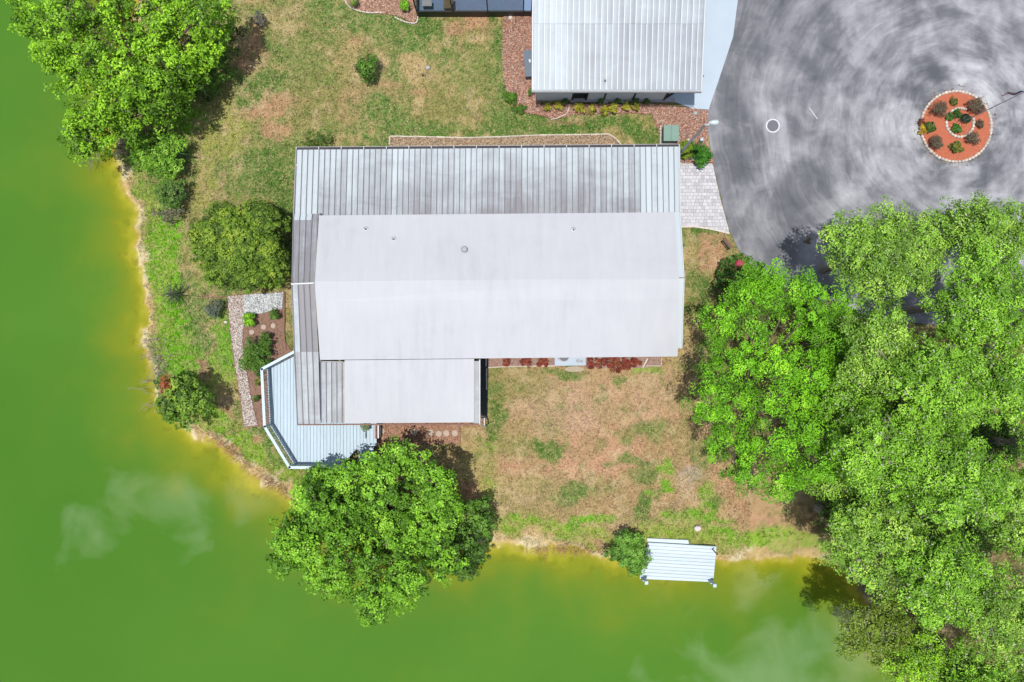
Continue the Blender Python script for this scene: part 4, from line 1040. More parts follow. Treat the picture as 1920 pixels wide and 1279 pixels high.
# tree in front of the deck
pts = [(640, 880), (610, 915), (570, 930), (550, 975), (530, 1005), (560, 1040), (590, 1070), (640, 1060), (625, 1100), (680, 1110), (700, 1135), (740, 1100), (780, 1085), (745, 1045), (690, 1050),
       (800, 1040), (830, 1010), (840, 960), (830, 905), (790, 870), (745, 850), (700, 870), (660, 930), (720, 920), (780, 925), (620, 980), (680, 985), (740, 985), (790, 980), (600, 890), (850, 1060), (760, 1120), (525, 1040)]
pts = [(715 + (x - 715) * .93, 985 + (y - 985) * .93) for x, y in pts]
pts += [(700, 1015), (640, 1020), (655, 955), (760, 1010), (585, 990), (720, 880), (830, 930), (600, 950)]
lb = outline_lobes(pts, 3.9, 35, 8, .9)
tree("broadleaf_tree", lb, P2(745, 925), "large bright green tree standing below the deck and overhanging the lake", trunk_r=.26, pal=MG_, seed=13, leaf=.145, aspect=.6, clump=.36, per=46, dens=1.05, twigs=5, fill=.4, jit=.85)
lb = [L3(890, 965, 30, 1.6), L3(910, 990, 22, 1.5), L3(880, 1010, 30, 1.4), L3(900, 1030, 24, 1.0), L3(860, 1045, 28, 1.2), L3(875, 1065, 22, .7), L3(905, 950, 18, 1.5), L3(850, 1000, 28, 1.8)]
tree("bank_shrub", lb, P2(875, 990), "dark green shrub on the bank at the right foot of the large tree", "shrub", trunk_r=.07, pal=DG, seed=14, leaf=.14, clump=.28, per=26, twigs=3, crown_name='foliage', trunk_name='stem')
lb = [L3(846, 935, 14, 1.0), L3(853, 918, 10, .8)]
tree("small_shrub", lb, P2(852, 925), "small yellowish shrub in the shade right of the large tree", "shrub", trunk_r=.03, pal=[C(130, 140, 40), C(170, 160, 50), C(190, 130, 70)], seed=15, leaf=.10, clump=.2, per=20, twigs=2, crown_name='foliage', trunk_name='stem')

# bright tree right of the house
pts = [(1400, 560), (1360, 600), (1345, 650), (1335, 710), (1335, 770), (1345, 820), (1375, 860), (1410, 890), (1450, 900), (1490, 900), (1530, 870), (1550, 820), (1545, 760), (1560, 700), (1550, 640),
       (1530, 580), (1490, 545), (1450, 560), (1420, 620), (1480, 610), (1400, 680), (1460, 680), (1515, 690), (1390, 750), (1450, 750), (1505, 760), (1400, 820), (1460, 825), (1515, 820), (1590, 640), (1440, 520), (1400, 530), (1590, 600), (1560, 560)]
lb = outline_lobes(pts, 5.9, 36, 21, 1.0)
tree("feathery_tree", lb, P2(1370, 720), "bright lime-green feathery tree nearest the east end of the house", trunk_r=.3, pal=LF([C(60, 108, 20), C(94, 156, 28), C(116, 188, 34), C(150, 212, 52)], 1.75, 1.12), seed=22, leaf=.12, aspect=.42, clump=.46, per=84, dens=1.05, twigs=5, fill=.4, rnd=1.0, jit=.7)
FOREST = [
 ("oak_tree", 1650, 480, 105, 92, 6.2, 1.6, 22, 34, FP, "pale green oak crown leaning over the asphalt between two dark gaps"),
 ("oak_tree", 1745, 440, 62, 52, 5.6, 1.0, 9, 28, FP, "small feathery oak crown at the asphalt edge below the flower circle"),
 ("oak_tree", 1860, 440, 95, 66, 6.2, 1.5, 16, 34, FP, "oak crown at the right edge nearest the flower circle"),
 ("oak_tree", 1850, 570, 105, 92, 7.0, 1.8, 22, 36, FG, "wide oak crown filling the right edge above the middle"),
 ("oak_tree", 1650, 660, 88, 90, 6.6, 1.3, 18, 34, FP, "greyish green oak crown right beside the lime-green tree"),
 ("oak_tree", 1600, 770, 56, 66, 5.6, 1.0, 10, 32, FG, "narrow oak crown wedged against the lime-green tree"),
 ("oak_tree", 1560, 900, 44, 46, 4.6, .8, 7, 28, FP, "small oak crown in the notch below the lime-green tree"),
 ("oak_tree", 1770, 720, 92, 84, 7.2, 1.7, 19, 36, FG, "bright oak crown in the middle of the wood"),
 ("oak_tree", 1895, 730, 68, 70, 7.0, 1.4, 12, 34, FG, "oak crown at the right edge level with the house's south wing"),
 ("oak_tree", 1670, 850, 110, 98, 7.2, 1.6, 24, 36, FG, "broad oak crown inland of the dark cove"),
 ("oak_tree", 1800, 905, 88, 92, 7.6, 1.6, 19, 36, FG, "tallest bright oak crown right of centre in the wood"),
 ("oak_tree", 1900, 960, 56, 80, 6.0, 1.4, 10, 32, FP, "shaded oak crown at the right edge above the bottom corner"),
 ("oak_tree", 1640, 1010, 100, 92, 6.2, 1.4, 20, 34, FP, "oak crown overhanging the dark water at the cove"),
 ("oak_tree", 1770, 1090, 105, 92, 7.0, 1.5, 22, 36, FG, "wide oak crown left of the bottom right corner"),
 ("oak_tree", 1885, 1150, 76, 100, 6.6, 1.5, 16, 34, FP, "oak crown in the bottom right corner"),
 ("oak_tree", 1975, 660, 60, 80, 6.6, 1.2, 10, 34, FP, "oak crown cut by the right edge above the middle"),
 ("oak_tree", 1975, 850, 62, 90, 6.4, 1.2, 12, 34, FG, "oak crown cut by the right edge below the middle"),
 ("oak_tree", 1985, 1040, 62, 90, 6.2, 1.2, 12, 34, FG, "oak crown cut by the right edge near the bottom"),
 ("oak_tree", 1960, 440, 50, 60, 6.0, 1.2, 8, 30, FP, "oak crown cut by the right edge just under the flower circle's height"),
 ("oak_tree", 1850, 1290, 110, 60, 6.0, 1.2, 14, 34, FG, "oak crown cut by the bottom edge near the corner"),
 ("waterside_tree", 1640, 1185, 78, 68, 4.6, 1.0, 14, 30, [C(84, 116, 30), C(124, 156, 42), C(152, 184, 54), C(182, 206, 84)], "yellowish tree leaning over the lake at the bottom of the wood"),
 ("waterside_tree", 1740, 1240, 92, 62, 5.0, 1.0, 14, 32, YG, "bright waterside tree at the bottom edge of the picture"),
]
for i, (nm, px, py, rx, ry, z0, h, n, lr, pal, lab) in enumerate(FOREST):
    lb = auto_lobes(px, py, rx, ry, z0, h, n, lr, 40 + i, rot=i)
    f = (ALT - z0) / ALT
    base = (P2(px, py)[0] * f, P2(px, py)[1] * f) if nm == 'oak_tree' else P2(1700 + (px - 1640) * .6, 1178 + (px - 1640) * .25)
    tree(nm, lb, base, lab, group="trees of the wood" if False else None, trunk_r=.22, pal=pal, seed=60 + i, leaf=.125, aspect=.42, clump=.42, per=54, dens=1.0, twigs=9, fill=.35, bark='twig', accent=(C(226, 232, 200), .035))  # accent: a few leaves coloured pale as glints of light
# low understorey so the gaps read as dark green, not bare
for i, (px, py, r, lab) in enumerate([(1560, 640, 60, "dark understorey bush under the gap beside the lime-green tree"), (1700, 780, 70, "dark understorey bush in the middle of the wood"), (1800, 820, 70, "dark understorey bush below the tallest oak"),
                                 (1620, 930, 60, "dark understorey bush near the cove"), (1750, 990, 80, "dark understorey bush under the lower oaks"), (1560, 960, 40, "dark waterside bush in the tree shade at the cove"), (1830, 1000, 60, "dark understorey bush near the right edge"), (1690, 900, 60, "dark understorey bush under the broad oak"), (1885, 825, 50, "dark understorey bush in the gap at the right edge"), (1860, 900, 40, "dark understorey bush below the gap at the right edge")]):
    lb = auto_lobes(px, py, r, r * .9, 1.2, .9, 9, r * .45, 90 + i)
    tree("understorey_bush", lb, P2(px, py), lab, "bush", trunk_r=.06, pal=DG, seed=190 + i, leaf=.16, clump=.4, per=18, dens=.8, twigs=3, crown_name='foliage', trunk_name='stem')

# shrubs
def shrub(name, px, py, r, h, pal, label, n=6, leaf=.10, clump=.2, per=24, seed=1, cat="shrub", group=None, ry=None, dens=1.0, twigs=3, accent=None, bark='bark', aspect=.5, jit=.55):
    lb = auto_lobes(px, py, r, ry or r, h * .45, h * .3, n, (min(r, ry or r)) * (.62 if n < 8 else .45), seed)
    lb = [(a, b, min(c, h * .75), d, e, min(f, h * .45)) for a, b, c, d, e, f in lb]
    return tree(name, lb, P2(px, py), label, cat, group, trunk_r=.04, pal=pal, seed=seed, leaf=leaf, clump=clump, per=per, dens=dens, twigs=twigs, accent=accent, bark=bark, aspect=aspect, jit=jit, crown_name='foliage', trunk_name='stem')
BG = LF([C(70, 130, 24), C(100, 170, 30), C(126, 196, 40), C(160, 216, 60)])
GR = [C(84, 88, 76), C(120, 118, 108), C(150, 146, 136), C(120, 140, 90)]
shrub("round_bush", 690, 126, 23, 1.3, DG, "single round dark bush in the middle of the north lawn", 7, .11, .2, seed=201)
shrub("grey_bush", 485, 33, 12, .7, GR, "small grey leafless-looking bush near the top left tree", 4, .09, .16, seed=202, dens=.6, twigs=14, bark='twig')
shrub("small_bush", 758, 9, 10, .7, BG, "bright green bush in the mulch left of the screened porch", 4, .10, .16, seed=203)
shrub("small_bush", 663, 4, 8, .6, DG, "small dark bush at the left end of the porch mulch", 3, .09, .15, seed=204)
shrub("bank_shrub", 300, 290, 52, 1.7, LF([C(76, 126, 34), C(98, 158, 44), C(122, 186, 56), C(142, 186, 90)]), "tall light green shrub on the bank directly below the corner tree", 14, .12, .26, 30, seed=205, ry=40)
shrub("bank_shrub", 322, 360, 34, 1.3, LF([C(60, 100, 50), C(80, 136, 50), C(104, 150, 70), C(130, 160, 100)], 1.4), "darker shrub on the bank above the grey brush", 8, .11, .24, seed=206, ry=26)
shrub("grey_brush", 315, 400, 36, .8, [C(110, 120, 84), C(140, 140, 110), C(160, 150, 120), C(120, 150, 60)], "low grey-brown brush on the bank left of the round tree", 7, .09, .2, seed=207, ry=14, dens=.7, twigs=10, bark='twig')
shrub("grey_bush", 403, 579, 17, .8, [C(90, 110, 84), C(120, 136, 112), C(150, 160, 140)], "grey-green bush at the corner of the garden timber edging", 5, .09, .18, seed=208, twigs=8, bark='twig')
shrub("garden_bush", 467, 600, 12, .7, BG, "small bright bush left of the round garden stones", 4, .10, .16, seed=209)
shrub("garden_bush", 513, 590, 10, .6, DG, "small dark bush at the lower edge of the white gravel", 4, .09, .15, seed=210)
shrub("garden_bush", 479, 668, 25, 1.1, [C(56, 100, 26), C(84, 138, 36), C(110, 160, 44), C(140, 180, 60)], "large garden bush between shell path and deck rail", 10, .11, .22, seed=211, ry=34)
shrub("garden_bush", 497, 638, 13, .9, DG, "dark bush joined to the top of the large garden bush", 4, .10, .18, seed=212)
shrub("garden_bush", 484, 712, 9, .5, [C(120, 130, 40), C(150, 160, 50), C(170, 190, 60)], "yellow-green low bush beside the deck rail", 3, .09, .15, seed=213, ry=14)
shrub("garden_bush", 480, 748, 6, .4, DG, "tiny dark plant between path and deck rail", 3, .08, .12, seed=214)
shrub("eave_bush", 596, 266, 30, .9, [C(70, 104, 34), C(100, 136, 48), C(130, 160, 60)], "low bush against the north-west end of the awning", 7, .10, .2, seed=215, ry=11, twigs=6)
lb = auto_lobes(346, 752, 50, 46, 1.6, 1.2, 16, 20, 31) + [L3(310, 715, 16, 1.9)]
tree("bank_tree", lb, P2(360, 745), "dark rounded small tree at the water's edge with dead twigs and an orange patch", trunk_r=.1, pal=LF([C(50, 86, 28), C(80, 128, 40), C(108, 158, 52), C(140, 184, 70)], 1.5), seed=216, leaf=.13, clump=.26, per=28, twigs=5)
V, F, Cc = foliage([L3(312, 722, 10, 2.7, .3, 16)], leaf=.12, pal=[C(196, 110, 66), C(214, 128, 80), C(170, 96, 56)], clump=.2, per=26, seed=5, dens=1.6)
bt = [o_ for o_ in bpy.data.objects if o_.name.startswith("bank_tree")][0]
link("dying_leaves", mesh_np("dying_leaves", V, F, Cc, M['leaf']), bt)
def dead_branches(name, px, py, z, n, L_, label, a0=0, a1=2 * pi, seed=0, r=.014, m='twig', parent=None, sx=.35, sy=.35, slope=0):
    rg = random.Random(seed); mb = MB(); xc, yc = P2(px, py)
    for k in range(n):
        g_ = rg.gauss(0, 1); x = xc + g_ * sx; y = yc + g_ * sx * slope + rg.gauss(0, 1) * sy
        a = rg.uniform(a0, a1); l = L_ * rg.uniform(.5, 1.1); e = rg.uniform(.15, .8)
        p0 = Vector((x, y, -.15)); p1 = p0 + Vector((cos(a) * l * .5, sin(a) * l * .5, l * .35 * e + .15)); p2 = p0 + Vector((cos(a + rg.uniform(-.3, .3)) * l, sin(a) * l, l * .7 * e + .1))
        mb.tube([p0, p1, p2], [r * 1.3, r, r * .4], 4)
        for j in range(3):
            b = a + rg.uniform(-.9, .9); q = p1 + (p2 - p1) * rg.uniform(0, .8); mb.tube([q, q + Vector((cos(b), sin(b), rg.uniform(0, .5))) * l * .3], [r * .6, r * .25], 3)
    o = mb.build(name, M[m], parent)
    if parent is None: tag(o, label, "dead branches")
    return o
dead_branches("dead_branches", 300, 685, 0, 34, 1.1, "bleached dead branches at the water's edge above the dark bank tree", 1.6, 4.4, 4, sx=.3, sy=.8)
dead_branches("dead_branches", 300, 752, 0, 7, .9, "thin bleached twigs reaching over the water left of the bank tree", 2.6, 3.6, 6, r=.012)
dead_branches("dead_branches", 170, 262, 0, 40, 1.3, "pale bare twigs over the water below the corner tree", 3.3, 6.0, 8, r=.010)
dead_branches("dead_branches", 240, 268, 0, 60, .9, "brown bare brush at the foot of the corner tree", 0, 6.28, 9, r=.012, m='bark')
dead_branches("dry_reeds", 425, 843, 0, 150, .4, "dry orange reeds on the bank below the garden", 0, 6.28, 10, r=.008, m='reed', sx=.7, sy=.18, slope=-.75)
dead_branches("dry_reeds", 510, 910, 0, 110, .4, "dry brown reeds on the bank left of the large tree", 0, 6.28, 12, r=.008, m='reed', sx=.5, sy=.15, slope=-.7)
dead_branches("dry_reeds", 1060, 1033, 0, 140, .4, "dry brown reeds on the south bank left of the dock bush", 0, 6.28, 13, r=.008, m='reed', sx=1.1, sy=.15)

# spiky plants: each frond a part
def spiky(px, py, r, label, pal, n=22, seed=0, h=.5, w=.035):
    x, y = P2(px, py); root = empty("spiky_palm", (x, y, 0), label, "palm"); rg = random.Random(seed)
    mb = MB(); mb.cyl(x, y, -.2, h, .07, 8, .05); mb.build("trunk", M['bark'], root)
    for k in range(n):
        a = k * 2.4 + rg.uniform(-.2, .2); l = r / PPM * rg.uniform(.7, 1.15); e = rg.uniform(-.1, .9)
        d = Vector((cos(a), sin(a), 0)); s_ = Vector((-sin(a), cos(a), 0)); pts = []
        for j in range(6):
            t = j / 5; pts.append(Vector((x, y, h)) + d * l * t * cos(e) + Vector((0, 0, l * (sin(e) * t - .55 * t * t))))
        mb = MB(); V = []; c = [v * rg.uniform(.8, 1.2) for v in rg.choice(pal)]
        for j, p in enumerate(pts):
            ww = w * (1 - (j / 5) ** 2) + .004; V += [p - s_ * ww, p + Vector((0, 0, .012)), p + s_ * ww]
        F = []
        for j in range(5): b = j * 3; F += [(b, b + 1, b + 4, b + 3), (b + 1, b + 2, b + 5, b + 4)]
        mb.add(V, F, c); mb.build("frond", M['leaf'], root)
        # leaflets
    return root
spiky(345, 296, 28, "spiky palm on the bank edge facing the north lawn", [C(50, 92, 44), C(70, 120, 60)], 26, 1, 1.0, .045)
spiky(343, 368, 24, "lower spiky palm just above the round olive tree", [C(50, 88, 50), C(70, 112, 60)], 24, 2, .8, .04)
spiky(334, 553, 30, "grey spiky plant alone on the green bank", [C(120, 118, 110), C(90, 104, 80), C(70, 90, 60)], 34, 3, .6, .022)

# mangrove-like bush by the dock
shrub("dock_bush", 1178, 1033, 36, 1.3, LF([C(58, 104, 36), C(86, 146, 48), C(112, 176, 66), C(140, 196, 90)], 1.4), "dense green bush touching the left end of the dock", 12, .12, .22, 30, seed=221, ry=38)
# flower bush by the asphalt
shrub("flowering_bush", 1378, 515, 34, 1.6, [C(60, 104, 34), C(84, 138, 46), C(110, 160, 60), C(150, 170, 90)], "green bush with pink blossoms at the edge of the asphalt", 12, .12, .22, 26, seed=222, ry=38, accent=(C(220, 120, 110), .05))
fb = [o_ for o_ in bpy.data.objects if o_.name.startswith("flowering_bush")][0]
V, F, Cc = foliage([L3(1389, 495, 8, 1.35, .1, 5)], leaf=.10, pal=[C(236, 60, 110), C(250, 96, 140), C(240, 80, 120)], clump=.14, per=30, seed=6, dens=2.5)
link("pink_blossoms", mesh_np("pink_blossoms", V, F, Cc, M['leaf']), fb)
V, F, Cc = foliage([L3(1403, 510, 10, 1.0, .1, 8)], leaf=.09, pal=[C(240, 190, 150), C(246, 214, 170), C(226, 150, 120)], clump=.16, per=14, seed=7, dens=1.2)
link("faded_blossoms", mesh_np("faded_blossoms", V, F, Cc, M['leaf']), fb)
shrub("lime_bush", 1400, 535, 22, 1.3, BG, "yellow-green bush between blossoms and lime-green tree", 6, .12, .2, seed=223)
shrub("lime_bush", 1424, 510, 8, .8, BG, "small bright bush on the asphalt edge right of the blossoms", 3, .1, .15, seed=224, ry=12)
shrub("leggy_bush", 1500, 560, 30, 2.0, FP, "pale bush in front of the asphalt's lower tip", 6, .12, .22, seed=225)
shrub("brown_sapling", 1514, 452, 7, 1.6, [C(140, 130, 90), C(170, 150, 110), C(120, 110, 80)], "thin brownish sapling top in front of the tree shade on the asphalt", 3, .1, .14, 14, seed=226, dens=.7, twigs=6)
# plants by the street lamp
shrub("fern_bush", 1316, 289, 19, .9, [C(50, 110, 24), C(74, 148, 30), C(100, 176, 40)], "round vivid green fern bush at the asphalt edge beside the paver drive", 8, .12, .2, 30, seed=227)
shrub("lamp_shrub", 1284, 282, 14, .7, [C(110, 140, 30), C(140, 176, 40), C(166, 196, 54)], "yellow-green shrub at the foot of the street lamp", 6, .1, .17, seed=228, ry=18)
shrub("ground_cover", 958, 182, 12, .35, [C(76, 130, 30), C(100, 156, 34), C(120, 170, 40)], "bright clump of ground cover at the mulch edge left of the building", 6, .08, .15, seed=229, ry=11)
shrub("ground_cover", 972, 203, 16, .3, [C(70, 124, 30), C(96, 150, 34), C(116, 164, 44)], "trailing ground cover clump below the first one", 6, .08, .15, seed=230, ry=7)
shrub("ground_cover", 994, 171, 6, .4, DG, "small dark plant at the building's lower left corner", 3, .08, .12, seed=231)
YP = [(1026, 201, 6, 5, "smallest yellow croton at the left end of the row"), (1046, 198, 8, 8, "yellow croton left of the white hose"), (1086, 199, 15, 8, "widest yellow croton right of the white hose"), (1109, 203, 7, 8, "greenish yellow croton after the widest one"),
      (1133, 206, 9, 8, "low yellow croton projecting furthest into the mulch"), (1149, 202, 9, 9, "yellow croton touching the one projecting furthest"), (1175, 198, 8, 7, "yellow croton second from the right end of the row"), (1192, 198, 9, 6, "yellow croton at the right end of the row")]
for i, (x, y, r, ry, lab) in enumerate(YP):
    shrub("yellow_croton", x, y, r, .45, [C(120, 130, 30), C(176, 176, 44), C(214, 210, 70), C(238, 230, 110)], lab, 4, .10, .14, 16, seed=240 + i, group="yellow crotons below the building", ry=ry, dens=1.1)
for i, (x, r) in enumerate(((1060, 6), (1125, 7), (1158, 9), (1190, 8), (1213, 5))):
    shrub("shade_plant", x, 190, r, .5, DG, ["dark plant behind the widest yellow croton in the eave shade", "dark plant in the eave shade above the gap in the crotons", "dark plant in the eave shade above the middle crotons", "dark plant in the eave shade near the right crotons", "last dark plant in the eave shade toward the driveway"][i], 3, .09, .13, 16, seed=260 + i, ry=5)
RP = [C(110, 40, 36), C(150, 56, 48), C(180, 76, 60), C(200, 120, 80), C(96, 70, 40)]
for i, (x, y, r, lab) in enumerate(((948, 677, 8, "first dark red plant from the porch corner"), (985, 677, 9, "middle dark red plant of the three by the south wall"), (1018, 677, 15, "widest dark red plant left of the air conditioner"))):
    shrub("red_plant", x, y, r, .5, RP, lab, 4, .08, .14, 26, seed=270 + i, group="red plants along the south wall", ry=9)
shrub("red_hedge", 1151, 681, 54, .5, RP, "long dark red hedge under the south eave", 26, .08, .15, 26, seed=280, ry=12)
# leaning plant on the deck
pl = empty("deck_plant", P(685, 822, .9), "small leafy plant with a bare stem standing on the deck", "plant")
a, b = P(685.5, 822, .95), P(684, 803, 1.25); mb = MB(); mb.tube([a, b], [.03, .02], 6); mb.build("stem", M['steel'], pl)
x, y, z = P(683.5, 801, 1.3); V, F, Cc = foliage([(x, y, z, .22, .16, .14)], leaf=.11, pal=[C(110, 140, 90), C(150, 176, 120), C(180, 200, 140)], clump=.14, per=16, seed=9, dens=1.3)
link("foliage", mesh_np("foliage", V, F, Cc, M['leaf']), pl)

# ------------------------------------------------------------ grass
rng = np.random.default_rng(5)
def tufts(name, n, region, size, lift, label, pick=None, blades=3, bright=1.0, seed=1):
    rng = np.random.default_rng(seed)
    X = rng.uniform(region[0], region[2], n); Y = rng.uniform(region[1], region[3], n)
    SD = shore_dist(X, Y); k = SD > .25
    for p in HARD: k &= ~inpoly(X, Y, p)
    X, Y, SD = X[k], Y[k], SD[k]
    c = ground_colour(X, Y, SD)
    if pick is not None:
        m_ = pick(X, Y, SD, c, rng); X, Y, SD, c = X[m_], Y[m_], SD[m_], c[m_]
    Z = terrain(X, Y, SD); n = len(X)
    V = []; 
    for b in range(blades):
        a = rng.uniform(0, 2 * pi, n); l = size * rng.uniform(.5, 1.3, n); w = l * .30
        bx = X + rng.normal(size=n) * size * .4; by = Y + rng.normal(size=n) * size * .4
        V.append(np.stack([np.stack([bx - np.sin(a) * w, by + np.cos(a) * w, Z - .01], 1), np.stack([bx + np.sin(a) * w, by - np.cos(a) * w, Z - .01], 1),
                           np.stack([bx + np.cos(a) * l * .8, by + np.sin(a) * l * .8, Z + l * rng.uniform(.25, .8, n) * lift], 1)], 1))
    V = np.stack(V, 1).reshape(-1, 3); F = np.arange(len(V)).reshape(-1, 3)
    v = rng.uniform(.62, 1.42, (n, 1)); dry = (rng.uniform(size=n) < .2)
    c = c * v * bright; c[dry] = c[dry] * .4 + np.array(C(230, 206, 156)) * .75
    o = link(name, mesh_np(name, V, F, np.repeat(c, 3 * blades, 0), M['grass'])); tag(o, kind='stuff'); o['label'] = label
tufts("lawn_grass", 230000, (-24, -13, 14, 20.5), .115, .8, "short patchy lawn grass, green and straw coloured", seed=3, blades=2)
def isbright(X, Y, SD, c, rng): return (c[:, 1] > c[:, 0] * 1.35) & (c[:, 1] > .14)
tufts("bank_weeds", 60000, (-23, -13, 19, 20.5), .16, 1.0, "bright green weeds growing along the bank", pick=isbright, blades=3, bright=1.08, seed=4)

# ------------------------------------------------------------ flower circle
ic = P2(1791, 238)
isl = empty("flower_circle", (ic[0], ic[1], 0), "round flower bed of red mulch ringed with white stones on the asphalt", "flower bed")
mb = MB(); n = 48; R0 = 2.0
mb.add([(ic[0] + cos(2 * pi * k / n) * R0, ic[1] + sin(2 * pi * k / n) * R0, .07) for k in range(n)] + [(ic[0] + cos(2 * pi * k / n) * R0 * .5, ic[1] + sin(2 * pi * k / n) * R0 * .5, .13) for k in range(n)] + [(ic[0], ic[1], .15)],
       [(k, (k + 1) % n, n + (k + 1) % n, n + k) for k in range(n)] + [(n + k, n + (k + 1) % n, 2 * n) for k in range(n)], C(206, 118, 88))
mb.build("mulch_mound", M['dirt'], isl)
rng = np.random.default_rng(8); n = 5200; rr = np.sqrt(rng.uniform(0, 1, n)) * 1.93; rr[:160] = 2.05 + rng.uniform(0, 1, 160) ** 2 * .45; aa = rng.uniform(0, 2 * pi, n); X = ic[0] + rr * np.cos(aa); Y = ic[1] + rr * np.sin(aa); Zb = np.where(rr < 1.98, .15 - .05 * rr + .012, .022)
a = rng.uniform(0, pi, n); l = .045 * rng.uniform(.6, 1.5, n); w = l * .4; ux, uy = np.cos(a) * l, np.sin(a) * l; vx, vy = -np.sin(a) * w, np.cos(a) * w; tz = rng.uniform(-.3, .3, n) * l
V = np.stack([np.stack([X - ux - vx, Y - uy - vy, Zb - tz], 1), np.stack([X + ux - vx, Y + uy - vy, Zb + tz], 1), np.stack([X + ux + vx, Y + uy + vy, Zb + tz], 1), np.stack([X - ux + vx, Y - uy + vy, Zb - tz], 1)], 1).reshape(-1, 3)
cc = np.array([C(226, 132, 100), C(210, 112, 82), C(240, 172, 140), C(176, 84, 62), C(130, 70, 54)])[rng.integers(0, 5, n)]; cc[:160] = np.array([C(170, 140, 110), C(120, 84, 66)])[rng.integers(0, 2, 160)]
o = link("mulch_chips", mesh_np("mulch_chips", V, np.arange(4 * n).reshape(n, 4), np.repeat(cc, 4, 0), M['bits']), isl); o['kind'] = 'stuff'
def stone_mesh(seed, sx, sy, sz):
    rg = random.Random(seed); V = []; F = []; seg = 7
    for j, (z, k) in enumerate(((-.5, .8), (0.05, 1.0), (.4, .75))):
        for i in range(seg):
            a = 2 * pi * i / seg; q = k * rg.uniform(.85, 1.12); V.append((cos(a) * sx / 2 * q, sin(a) * sy / 2 * q, z * sz))
    V.append((0, 0, sz * .5)); 
    for j in range(2):
        for i in range(seg): i2 = (i + 1) % seg; F.append((j * seg + i, j * seg + i2, (j + 1) * seg + i2, (j + 1) * seg + i))
    for i in range(seg): F.append((2 * seg + i, 2 * seg + (i + 1) % seg, 3 * seg))
    me = bpy.data.meshes.new("edging_stone"); me.from_pydata(V, [], F); me.materials.append(M['stonewhite']); me.update(); return me
stones = [stone_mesh(k, .22 + .02 * (k % 3), .17 + .02 * (k % 2), .17) for k in range(6)]
for k in range(64):
    a = 2 * pi * k / 64; x, y = ic[0] + cos(a) * 2.06, ic[1] + sin(a) * 2.06
    q = random.uniform(.72, 1.03); link("edging_stone", random.choice(stones), isl, (x, y, .07 + random.uniform(-.015, .015)), a + pi / 2 + random.uniform(-.2, .2), (q, q * random.uniform(.9, 1), q * random.uniform(.86, .98)))
jc = P2(1796.5, 231.5)
for k in range(26):
    a = 2 * pi * k / 26
    if .35 < a < 1.05: continue
    x, y = jc[0] + cos(a) * .80, jc[1] + sin(a) * .84
    q = random.uniform(.8, 1.05); link("edging_stone", random.choice(stones), isl, (x, y, .16), a + pi / 2 + random.uniform(-.2, .2), (q, q * .97, q * .93))
BR = [C(92, 78, 58), C(120, 104, 80), C(140, 124, 100), C(104, 110, 60)]
IS = [(1764, 203, 14, .75, BR, "large brown dormant bush at the upper left of the flower circle"), (1833, 197, 14, .8, BR, "large brown dormant bush at the upper right rim of the flower circle"), (1757, 268, 13, .7, BR, "brown bush with a green shoot at the lower left of the flower circle"),
      (1826, 259, 12, .6, BR, "brown bush at the lower right of the flower circle"), (1841, 231, 7, .35, [C(150, 110, 84), C(130, 110, 80), C(110, 110, 70)], "low sparse plant at the right of the flower circle"), (1797, 275, 9, .4, [C(80, 120, 44), C(120, 140, 60), C(190, 180, 70)], "small plant with yellow flowers at the bottom of the flower circle"),
      (1747, 239, 9, .4, [C(60, 100, 36), C(90, 130, 50), C(170, 150, 50)], "green plant beside the yellow flowers at the left rim"), (1793, 188, 6, .3, [C(110, 120, 50), C(130, 140, 60)], "small olive plant at the top of the flower circle"),
      (1784, 219, 7, .3, [C(56, 100, 34), C(80, 136, 44), C(110, 156, 60)], "green plant in the upper part of the inner stone ring"), (1799, 211, 7, .3, [C(56, 100, 34), C(90, 146, 50)], "green plant at the top gap of the inner stone ring"), (1797, 239, 8, .3, [C(56, 100, 34), C(84, 140, 44), C(110, 156, 60)], "green plant in the lower part of the inner stone ring"),
      (1813, 222, 8, .5, [C(40, 70, 50), C(56, 90, 60)], "dark bluish plant at the foot of the flagpole")]
for i, (x, y, r, h, pal, lab) in enumerate(IS):
    shrub("bed_plant", x, y, r, h, pal, lab, 5, .06 if pal is BR else .09, .13, 30, seed=300 + i, cat="plant", twigs=10 if pal is BR else 3, bark='twig' if pal is BR else 'bark', dens=.9)
shrub("yellow_flowers", 1733, 243, 6, .3, [C(240, 200, 40), C(250, 225, 60), C(150, 50, 40)], "bright yellow and red flowers at the left rim of the flower circle", 3, .09, .11, 18, seed=330, cat="flowers", ry=9)
shrub("red_leaf_plant", 1733, 228, 6, .25, [C(120, 50, 40), C(150, 70, 50), C(190, 140, 60)], "dark red leafy plant above the yellow flowers", 3, .08, .11, 18, seed=331, cat="plant")

# flagpole with limp flag
fx, fy = P2(1802, 230)
fp = empty("flagpole", (fx, fy, 0), "slender grey flagpole rising from the flower circle with a limp striped flag", "flagpole")
mb = MB(); mb.cyl(fx, fy, 0, 5.35, .03, 10, .02); mb.build("pole", M['steel'], fp)
mb = MB(); mb.cyl(fx, fy, 5.33, 5.42, .045, 10); mb.build("finial", M['metalw'], fp)
nu, nv = 26, 10; V = []; F = []; Cl = []; red, wht, blu = C(170, 40, 60), C(225, 225, 230), C(40, 50, 110)
for i in range(nu + 1):
    u = i / nu
    for j in range(nv + 1):
        v = j / nv
        drop = 4.98 - v * .42 - u * .42
        V.append((fx - .03 - u * .62 - .02 * v, fy + .10 * u + .05 * sin(u * 9 + v * 3) * (1 - .3 * v), drop + .03 * sin(u * 14)))
for i in range(nu):
    for j in range(nv): F.append((i * (nv + 1) + j, (i + 1) * (nv + 1) + j, (i + 1) * (nv + 1) + j + 1, i * (nv + 1) + j + 1))
mbf = MB()
